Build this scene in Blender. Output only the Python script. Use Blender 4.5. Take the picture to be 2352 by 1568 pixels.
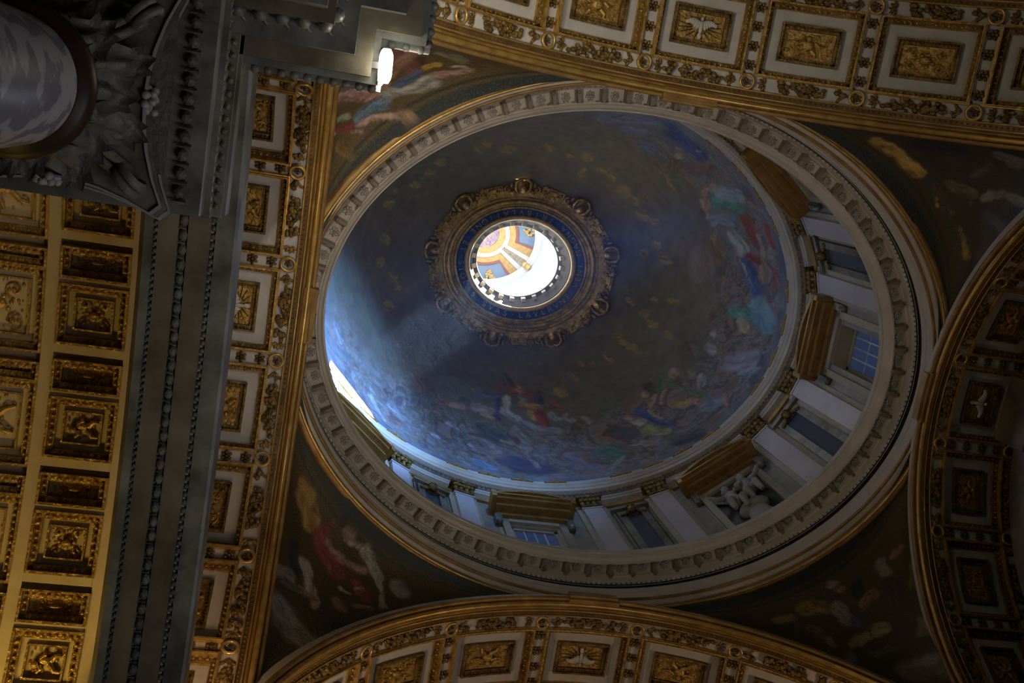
import bpy, math, random
import numpy as np
from mathutils import Matrix, Vector

for o_ in list(bpy.data.objects):
    bpy.data.objects.remove(o_)
SC = bpy.context.scene
COL = SC.collection
PI = math.pi

# ---------------------------------------------------------------- camera
# origin = centre of the bay, z = 0 at eye level (floor at z = -1.6)
cd = bpy.data.cameras.new('camera')
cam = bpy.data.objects.new('camera', cd)
COL.objects.link(cam)
cd.sensor_width = 36.0
cd.lens = 2333.14 / 2352 * 36.0
cd.clip_start = 0.05
RIGHT = (0.97549, -0.16164, -0.14930)
DOWN = (0.12960, 0.97039, -0.20384)
FWD = (0.17783, 0.17949, 0.96755)
cam.matrix_world = Matrix(((RIGHT[0], -DOWN[0], -FWD[0], -4.732), (RIGHT[1], -DOWN[1], -FWD[1], -2.797),
                           (RIGHT[2], -DOWN[2], -FWD[2], 0.0), (0, 0, 0, 1)))
SC.camera = cam
SC.view_settings.view_transform = 'Standard'
SC.view_settings.look = 'None'
SC.view_settings.gamma = 1.0
SC.view_settings.use_curve_mapping = False
SC.view_settings.exposure = 0.0
SC.cycles.use_denoising = True
SC.cycles.max_bounces = 4
SC.cycles.diffuse_bounces = 2
SC.cycles.glossy_bounces = 2
SC.cycles.transmission_bounces = 2
SC.cycles.use_adaptive_sampling = True
SC.cycles.adaptive_threshold = 0.15
SC.cycles.volume_bounces = 0
SC.cycles.sample_clamp_indirect = 4.0
SC.cycles.caustics_reflective = False
SC.cycles.caustics_refractive = False

# ---------------------------------------------------------------- sky, sun, large lights
W = bpy.data.worlds.new('sky')
SC.world = W
W.use_nodes = True
bgn = W.node_tree.nodes['Background']
bgn.inputs[0].default_value = (0.62, 0.78, 1.0, 1)
bgn.inputs[1].default_value = 3.4


def lamp(name, kind, loc, target, energy, color, size=1.0, size_y=None, spread=None):
    l = bpy.data.lights.new(name, kind)
    l.energy = energy
    l.color = color
    if kind == 'AREA':
        l.shape = 'RECTANGLE'
        l.size = size
        l.size_y = size_y or size
        if spread:
            l.spread = math.radians(spread)
    o = bpy.data.objects.new(name, l)
    COL.objects.link(o)
    o.location = loc
    d = Vector(target) - Vector(loc)
    o.rotation_euler = d.to_track_quat('-Z', 'Y').to_euler()
    return o


SUN_DIR = Vector((-4.3, 2.63, -5.3)).normalized()
sun = lamp('sun', 'SUN', tuple(-SUN_DIR * 60), (0, 0, 0), 140.0, (1.0, 0.93, 0.82))
sun.data.angle = math.radians(0.6)
# blue area lights added in mid-air inside the drum to brighten the dome foot
DRUMBLUE = (0.24, 0.49, 1.0)
lamp('drum_fill_northeast', 'AREA', (3.55, -2.85, 19.6), (-4.6, 2.3, 21.95), 240, DRUMBLUE, 0.8, 0.4, 40)
lamp('drum_fill_north', 'AREA', (0.0, -4.05, 19.6), (-1.2, 4.2, 21.9), 36, DRUMBLUE, 0.8, 0.4, 48)
lamp('drum_fill_west', 'AREA', (-5.1, 0.0, 19.6), (5.2, 0.3, 22.0), 5, DRUMBLUE, 0.8, 0.4, 48)
# warm uplights standing on the ledges of the piers
GOLDL = (1.0, 0.66, 0.16)
WARM = (1.0, 0.72, 0.42)
lamp('vault_uplight_near', 'AREA', (-8.0, -4.3, 9.3), (-8.2, -1.2, 12.0), 150, GOLDL, 1.6, 0.3)
lamp('vault_uplight_far', 'AREA', (-8.0, 5.0, 9.0), (-8.2, 3.2, 12.0), 58, GOLDL, 1.6, 0.3)
lamp('arch_uplight_top', 'AREA', (-3.1, -5.3, 10.8), (0.2, -5.0, 14.8), 29, (1.0, 0.84, 0.56), 0.6, 0.5)
lamp('arch_uplight_bottom_a', 'AREA', (-4.5, 5.1, 10.6), (0.2, 5.1, 14.8), 36, (1.0, 0.66, 0.36), 0.6, 0.5)
lamp('arch_uplight_bottom_b', 'AREA', (4.5, 5.1, 10.6), (0.2, 5.1, 14.8), 30, (1.0, 0.66, 0.36), 0.6, 0.5)
lamp('arch_uplight_left', 'AREA', (-5.6, 3.6, 10.9), (-5.9, 0.0, 15.0), 16, (1.0, 0.62, 0.30), 0.4, 0.4)
lamp('arch_uplight_right', 'AREA', (5.6, -3.5, 11.0), (5.4, 0.5, 15.0), 1.6, (1.0, 0.68, 0.34), 0.4, 0.4)
lamp('column_cool_fill', 'AREA', (7.0, 3.0, 1.5), (-6.5, -2.6, 8.6), 19, (0.80, 0.88, 1.0), 2.0, 3.0, 70)  # unseen cool fill added to light the column and capital
# broad warm fill added low in the bay, aimed at the upper left
lamp('bay_warm_fill', 'AREA', (2.0, 2.0, 0.0), (-4.0, -2.2, 13.0), 60, (1.0, 0.88, 0.78), 6.0, 5.0, 75)

# ---------------------------------------------------------------- materials
MATS = {}


def mat(name, col, rough=0.6, metal=0.0, col2=None, scale=6.0, bump=0.0, bscale=None, attr=None, emit=None, wave=False, spec=0.5):
    if name in MATS:
        return MATS[name]
    m = bpy.data.materials.new(name)
    m.use_nodes = True
    nt = m.node_tree
    b = nt.nodes['Principled BSDF']
    b.inputs['Roughness'].default_value = rough
    b.inputs['Metallic'].default_value = metal
    b.inputs['Specular IOR Level'].default_value = spec
    b.inputs['Base Color'].default_value = (*col, 1)
    tc = nt.nodes.new('ShaderNodeTexCoord')
    if attr:
        a = nt.nodes.new('ShaderNodeVertexColor')
        a.layer_name = attr
        nt.links.new(a.outputs[0], b.inputs['Base Color'])
    elif col2:
        if wave:
            n = nt.nodes.new('ShaderNodeTexWave')
            n.inputs['Scale'].default_value = scale
            n.inputs['Distortion'].default_value = 9.0
            n.inputs['Detail'].default_value = 4.0
            n.inputs['Detail Scale'].default_value = 1.4
        else:
            n = nt.nodes.new('ShaderNodeTexNoise')
            n.inputs['Scale'].default_value = scale
            n.inputs['Detail'].default_value = 6.0
            n.inputs['Roughness'].default_value = 0.62
        nt.links.new(tc.outputs['Object'], n.inputs['Vector'])
        r = nt.nodes.new('ShaderNodeValToRGB')
        r.color_ramp.elements[0].position = 0.36
        r.color_ramp.elements[1].position = 0.68
        r.color_ramp.elements[0].color = (*col2, 1)
        r.color_ramp.elements[1].color = (*col, 1)
        nt.links.new(n.outputs[0], r.inputs[0])
        nt.links.new(r.outputs[0], b.inputs['Base Color'])
    if bump:
        nb = nt.nodes.new('ShaderNodeTexNoise')
        nb.inputs['Scale'].default_value = bscale or scale * 3
        nb.inputs['Detail'].default_value = 5.0
        nt.links.new(tc.outputs['Object'], nb.inputs['Vector'])
        bp = nt.nodes.new('ShaderNodeBump')
        bp.inputs['Strength'].default_value = bump
        bp.inputs['Distance'].default_value = 0.05
        nt.links.new(nb.outputs[0], bp.inputs['Height'])
        nt.links.new(bp.outputs[0], b.inputs['Normal'])
    if emit:
        b.inputs['Emission Color'].default_value = (*emit[:3], 1)
        b.inputs['Emission Strength'].default_value = emit[3]
    MATS[name] = m
    return m


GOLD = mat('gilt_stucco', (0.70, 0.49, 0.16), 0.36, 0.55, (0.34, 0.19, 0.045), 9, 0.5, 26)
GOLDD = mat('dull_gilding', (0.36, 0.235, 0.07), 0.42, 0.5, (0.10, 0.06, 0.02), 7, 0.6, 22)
GOLDF = mat('gilt_fillet', (0.76, 0.52, 0.17), 0.30, 0.6, (0.46, 0.28, 0.08), 5)
BROWN = mat('brown_gilt_moulding', (0.22, 0.135, 0.05), 0.45, 0.35, (0.12, 0.07, 0.028), 4)
WHITE = mat('white_stucco', (0.61, 0.585, 0.57), 0.6, 0, (0.49, 0.47, 0.455), 3)
CREAM = mat('cream_stucco', (0.74, 0.62, 0.40), 0.55, 0, (0.64, 0.52, 0.33), 3)
STONE = mat('pale_stucco', (0.62, 0.57, 0.50), 0.65, 0, (0.50, 0.46, 0.40), 2.2, 0.15, 20)
STONED = mat('carved_stucco', (0.34, 0.29, 0.25), 0.7, 0, (0.22, 0.19, 0.165), 5)
DARK = mat('dark_recess_shade', (0.06, 0.06, 0.052), 0.5, 0, (0.03, 0.03, 0.028), 6)
MARBLE = mat('grey_marble', (0.25, 0.255, 0.245), 0.42, 0, (0.085, 0.085, 0.075), 2.2, 0.1, 12)
MARBLEW = mat('warm_grey_marble', (0.22, 0.195, 0.15), 0.45, 0, (0.085, 0.075, 0.055), 1.5, 0.1, 10)
CARVED = mat('carved_grey_marble', (0.17, 0.17, 0.16), 0.5, 0, (0.08, 0.08, 0.075), 5, 0.4, 18)
SHAFT = mat('veined_shaft_marble', (0.50, 0.48, 0.54), 0.35, 0, (0.24, 0.235, 0.29), 1.9, 0.05, 8, wave=True)
NECK = mat('brown_bronze_collar', (0.042, 0.019, 0.013), 0.42, 0, (0.025, 0.012, 0.009), 5)
PILAST = mat('lavender_pilaster_marble', (0.58, 0.56, 0.60), 0.4, 0, (0.50, 0.48, 0.52), 2)
DRUMW = mat('greenish_grey_marble', (0.30, 0.30, 0.255), 0.5, 0, (0.21, 0.21, 0.185), 3.2, 0.1, 12)
TRIMB = mat('buff_stone_trim', (0.44, 0.40, 0.30), 0.55, 0, (0.36, 0.33, 0.25), 4)
SLATE = mat('blue_slate_panel', (0.06, 0.078, 0.125), 0.7, 0, (0.045, 0.06, 0.095), 3)
OCHRE = mat('ochre_gilt_wood', (0.43, 0.27, 0.085), 0.42, 0.3, (0.24, 0.125, 0.035), 3.0, 0.25, 9)
ENAMEL = mat('blue_enamel', (0.025, 0.055, 0.21), 0.4, 0, (0.018, 0.035, 0.13), 8)
PANE = mat('blue_window_glass', (0.03, 0.05, 0.11), 0.08, 0, emit=(0.10, 0.17, 0.40, 0.13))
MUNTIN = mat('pale_muntin', (0.55, 0.57, 0.62), 0.4)
FRESCO = mat('fresco_paint', (1, 1, 1), 0.75, 0, attr='paint', bump=0.25, bscale=5)
MOSAIC = mat('mosaic_paint', (1, 1, 1), 0.42, 0, attr='paint', bump=0.5, bscale=30)
STATUE = mat('white_statue_stucco', (0.40, 0.40, 0.37), 0.6, 0, (0.33, 0.33, 0.30), 4)
PLAIN = mat('plain_plaster', (0.30, 0.29, 0.28), 0.8, 0, (0.25, 0.24, 0.23), 2)
FLOORM = mat('marble_floor', (0.42, 0.38, 0.34), 0.35, 0, (0.28, 0.25, 0.22), 0.6)
LANTW = mat('lantern_white', (0.78, 0.76, 0.70), 0.6)
LANTB = mat('lantern_blue', (0.22, 0.32, 0.46), 0.6, 0, (0.18, 0.26, 0.40), 2)
LANTR = mat('lantern_maroon', (0.30, 0.10, 0.08), 0.6)
LANTG = mat('lantern_gilt', (0.72, 0.50, 0.20), 0.45, 0.25, (0.5, 0.33, 0.12), 8, 0.4)
LATT = mat('lantern_lattice', (0.55, 0.48, 0.36), 0.6, 0, (0.14, 0.12, 0.09), 22)
BLUEGOLD = mat('lantern_star_blue', (0.08, 0.08, 0.55), 0.5, 0, (0.6, 0.45, 0.25), 14)
BULB = mat('lit_bulb', (1, 0.95, 0.8), 0.4, 0, emit=(1.0, 0.93, 0.74, 30.0))
METAL = mat('lamp_metal', (0.10, 0.10, 0.10), 0.4, 0.6)


# ---------------------------------------------------------------- mesh helpers
class MB:
    def __init__(s):
        s.v = []
        s.f = []

    def add(s, vs, fs):
        n = len(s.v)
        s.v += [tuple(map(float, p)) for p in vs]
        s.f += [tuple(i + n for i in f) for f in fs]
        return s

    def grid(s, P, closed_u=False, closed_v=False, flip=False):
        """P[i][j] -> point, quads between"""
        P = np.asarray(P, float)
        nu, nv = P.shape[:2]
        fs = []
        for i in range(nu if closed_u else nu - 1):
            for j in range(nv if closed_v else nv - 1):
                i2, j2 = (i + 1) % nu, (j + 1) % nv
                q = (i * nv + j, i2 * nv + j, i2 * nv + j2, i * nv + j2)
                fs.append(q[::-1] if flip else q)
        return s.add(P.reshape(-1, 3), fs)

    def box(s, x0, x1, y0, y1, z0, z1):
        return s.add([(x0, y0, z0), (x1, y0, z0), (x1, y1, z0), (x0, y1, z0), (x0, y0, z1), (x1, y0, z1), (x1, y1, z1), (x0, y1, z1)],
                     [(0, 3, 2, 1), (4, 5, 6, 7), (0, 1, 5, 4), (1, 2, 6, 5), (2, 3, 7, 6), (3, 0, 4, 7)])

    def slab(s, s0, s1, v0, v1, h0, h1, n=4):
        """box cut into n pieces along its first axis, so that it can be bent"""
        X = np.linspace(s0, s1, n + 1)
        P = [[(x, v0, h0), (x, v1, h0), (x, v1, h1), (x, v0, h1)] for x in X]
        s.grid(P, closed_v=True)
        k = len(s.v) - 4 * (n + 1)
        s.f += [(k + 3, k + 2, k + 1, k), (k + 4 * n, k + 4 * n + 1, k + 4 * n + 2, k + 4 * n + 3)]
        return s

    def frame(s, hs, hv, w, h0, h1, vc=0.0, n=4):
        s.slab(-hs, hs, vc - hv, vc - hv + w, h0, h1, n)
        s.slab(-hs, hs, vc + hv - w, vc + hv, h0, h1, n)
        s.slab(-hs, -hs + w, vc - hv + w, vc + hv - w, h0, h1, 1)
        s.slab(hs - w, hs, vc - hv + w, vc + hv - w, h0, h1, 1)
        return s

    def ball(s, c, r, nu=8, nv=5, rot=None):
        if not hasattr(r, '__len__'):
            r = (r, r, r)
        vs = [(0, 0, -1)]
        for j in range(1, nv):
            a = -PI / 2 + PI * j / nv
            for i in range(nu):
                t = 2 * PI * i / nu
                vs.append((math.cos(a) * math.cos(t), math.cos(a) * math.sin(t), math.sin(a)))
        vs.append((0, 0, 1))
        fs = []
        for i in range(nu):
            fs.append((0, 1 + (i + 1) % nu, 1 + i))
            for j in range(nv - 2):
                a, b = 1 + j * nu + i, 1 + j * nu + (i + 1) % nu
                fs.append((a, b, b + nu, a + nu))
            fs.append((len(vs) - 1, 1 + (nv - 2) * nu + i, 1 + (nv - 2) * nu + (i + 1) % nu))
        V = np.array(vs) * np.array(r)
        if rot is not None:
            V = V @ np.array(rot).T
        return s.add(V + np.array(c), fs)

    def tube(s, path, r, n=6, closed=False, caps=True):
        path = np.asarray(path, float)
        m = len(path)
        rr = r if hasattr(r, '__len__') else [r] * m
        P = []
        up0 = None
        for i in range(m):
            a = path[(i + 1) % m] if (closed or i < m - 1) else path[i]
            b = path[i - 1] if (closed or i > 0) else path[i]
            t = a - b
            t = t / (np.linalg.norm(t) + 1e-12)
            if up0 is None:
                up0 = np.array([0, 0, 1.0]) if abs(t[2]) < 0.9 else np.array([1.0, 0, 0])
            u = up0 - t * (up0 @ t)
            u = u / (np.linalg.norm(u) + 1e-12)
            up0 = u
            w = np.cross(t, u)
            P.append([path[i] + rr[i] * (math.cos(2 * PI * k / n) * u + math.sin(2 * PI * k / n) * w) for k in range(n)])
        s.grid(P, closed_u=closed, closed_v=True)
        if not closed and caps:
            k = len(s.v) - m * n
            s.f += [tuple(range(k, k + n)), tuple(range(k + (m - 1) * n, k + m * n))[::-1]]
        return s

    def prism(s, poly, z0, z1):
        n = len(poly)
        s.add([(x, y, z0) for x, y in poly] + [(x, y, z1) for x, y in poly],
              [tuple(range(n))[::-1], tuple(range(n, 2 * n))] + [(i, (i + 1) % n, n + (i + 1) % n, n + i) for i in range(n)])
        return s

    def lathe(s, prof, n=32, c=(0, 0)):
        P = [[(c[0] + r * math.cos(2 * PI * k / n), c[1] + r * math.sin(2 * PI * k / n), z) for r, z in prof] for k in range(n)]
        return s.grid(P, closed_u=True)

    def oval(s, a, b, prof, n=240, t0=0.0, t1=2 * PI, closed_prof=False):
        """profile (offset outwards, z) swept round the oval a x b"""
        full = abs(t1 - t0 - 2 * PI) < 1e-6
        T = np.linspace(t0, t1, n, endpoint=not full)
        P = [[((a + q) * math.cos(t), (b + q) * math.sin(t), z) for q, z in prof] for t in T]
        return s.grid(P, closed_u=full, closed_v=closed_prof)

    def warp(s, fn):
        s.v = [tuple(fn(*p)) for p in s.v]
        return s

    def build(s, name, m, parent=None, smooth=False, loc=None, rot=None):
        me = bpy.data.meshes.new(name)
        me.from_pydata(s.v, [], s.f)
        me.materials.append(m)
        if smooth:
            me.polygons.foreach_set('use_smooth', [True] * len(me.polygons))
        me.update()
        o = bpy.data.objects.new(name, me)
        COL.objects.link(o)
        if parent is not None:
            o.parent = parent
        if loc is not None:
            o.location = loc
        if rot is not None:
            o.rotation_euler = rot
        return o


def inst(src, parent, loc=None, rot=None, kids=True):
    o = src.copy()
    COL.objects.link(o)
    o.parent = parent
    if loc is not None:
        o.location = loc
    if rot is not None:
        o.rotation_euler = rot
    if kids:
        for c in src.children:
            inst(c, o, kids=False)
    return o


def empty(name, loc=(0, 0, 0), rot=(0, 0, 0), parent=None):
    o = bpy.data.objects.new(name, None)
    COL.objects.link(o)
    o.location = loc
    o.rotation_euler = rot
    o.parent = parent
    o.empty_display_size = 0.2
    return o


def tag(o, label=None, cat=None, group=None, kind=None):
    if label:
        o['label'] = label
    if cat:
        o['category'] = cat
    if group:
        o['group'] = group
    if kind:
        o['kind'] = kind
    return o


def oval_t(a, b, n, off=0.0):
    """n parameters spread evenly by arc length"""
    T = np.linspace(0, 2 * PI, 4001)
    L = np.r_[0, np.cumsum(np.hypot(np.diff(a * np.cos(T)), np.diff(b * np.sin(T))))]
    return np.interp(((np.arange(n) + off) / n % 1.0) * L[-1], L, T)


def oval_frame(a, b, t):
    """point and heading (angle of the outward normal)"""
    return (a * math.cos(t), b * math.sin(t)), math.atan2(math.sin(t) / b, math.cos(t) / a)


# value noise, used to break up painted colour
def vnoise(P, sc, seed=0):
    Q = np.asarray(P) * sc
    I = np.floor(Q).astype(np.int64)
    F = Q - I
    F = F * F * (3 - 2 * F)

    def h(x, y, z):
        n = (x * 374761393 + y * 668265263 + z * 1440662683 + seed * 974634777) & 0xFFFFFFFF
        n = ((n ^ (n >> 13)) * 1274126177) & 0xFFFFFFFF
        return ((n ^ (n >> 16)) & 0xFFFF) / 65535.0
    r = 0
    for dx in (0, 1):
        for dy in (0, 1):
            for dz in (0, 1):
                w = (F[:, 0] if dx else 1 - F[:, 0]) * (F[:, 1] if dy else 1 - F[:, 1]) * (F[:, 2] if dz else 1 - F[:, 2])
                r = r + w * h(I[:, 0] + dx, I[:, 1] + dy, I[:, 2] + dz)
    return r


def fbm(P, sc, seed=0, n=4):
    r, a, t = 0, 1.0, 0
    for k in range(n):
        r = r + a * vnoise(P, sc * 2 ** k, seed + k)
        t += a
        a *= 0.55
    return r / t


def paint(o, base, strokes, warp=0.12, wsc=3.0, folds=0.45, soft=0.35):
    """brush strokes (3D capsules on the surface) over a base coat, stored as the colour attribute 'paint'"""
    me = o.data
    n = len(me.vertices)
    P = np.empty(n * 3)
    me.vertices.foreach_get('co', P)
    P = P.reshape(-1, 3)
    C = base(P)
    Wp = P + warp * (np.stack([fbm(P, wsc, 11), fbm(P, wsc, 22), fbm(P, wsc, 33)], 1) - 0.5) * 2
    for k, st in enumerate(strokes):
        a, b, r, c = np.array(st[:3]), np.array(st[3:6]), max(st[6], 0.03), np.array(st[7:10])
        near = np.where(np.linalg.norm(P - (a + b) / 2, axis=1) < np.linalg.norm(b - a) / 2 + r * 2 + 0.3)[0]
        if not len(near):
            continue
        d = b - a
        q = Wp[near]
        t = np.clip(((q - a) @ d) / max(d @ d, 1e-6), 0, 1)
        dist = np.linalg.norm(q - a - t[:, None] * d, axis=1)
        al = np.clip((r * (1 + soft * .5) - dist) / (r * soft), 0, 1)
        al = al * al * (3 - 2 * al)
        L_ = math.sqrt(max(d @ d, 1e-6))
        e1 = d / L_
        rel = q - a
        perp = rel - (rel @ e1)[:, None] * e1
        e2 = perp[np.argmax(np.linalg.norm(perp, axis=1))]
        e2 = e2 / (np.linalg.norm(e2) + 1e-9)
        wq = (perp @ e2) / r
        F = np.stack([(rel @ e1) / max(r, .1) * .8, wq * 2.4, np.full(len(q), k * 3.7)], 1)
        sh = 1 + folds * ((fbm(F, 1.0, 50 + k, 4) - 0.5) * 2.2 + .22 * np.clip(wq, -1, 1))
        C[near] = C[near] * (1 - al[:, None]) + (c * sh[:, None]) * al[:, None]
    C = np.clip(C, 0.004, 1)
    ca = me.color_attributes.new('paint', 'FLOAT_COLOR', 'POINT')
    ca.data.foreach_set('color', np.c_[C, np.ones(n)].ravel())


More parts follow.
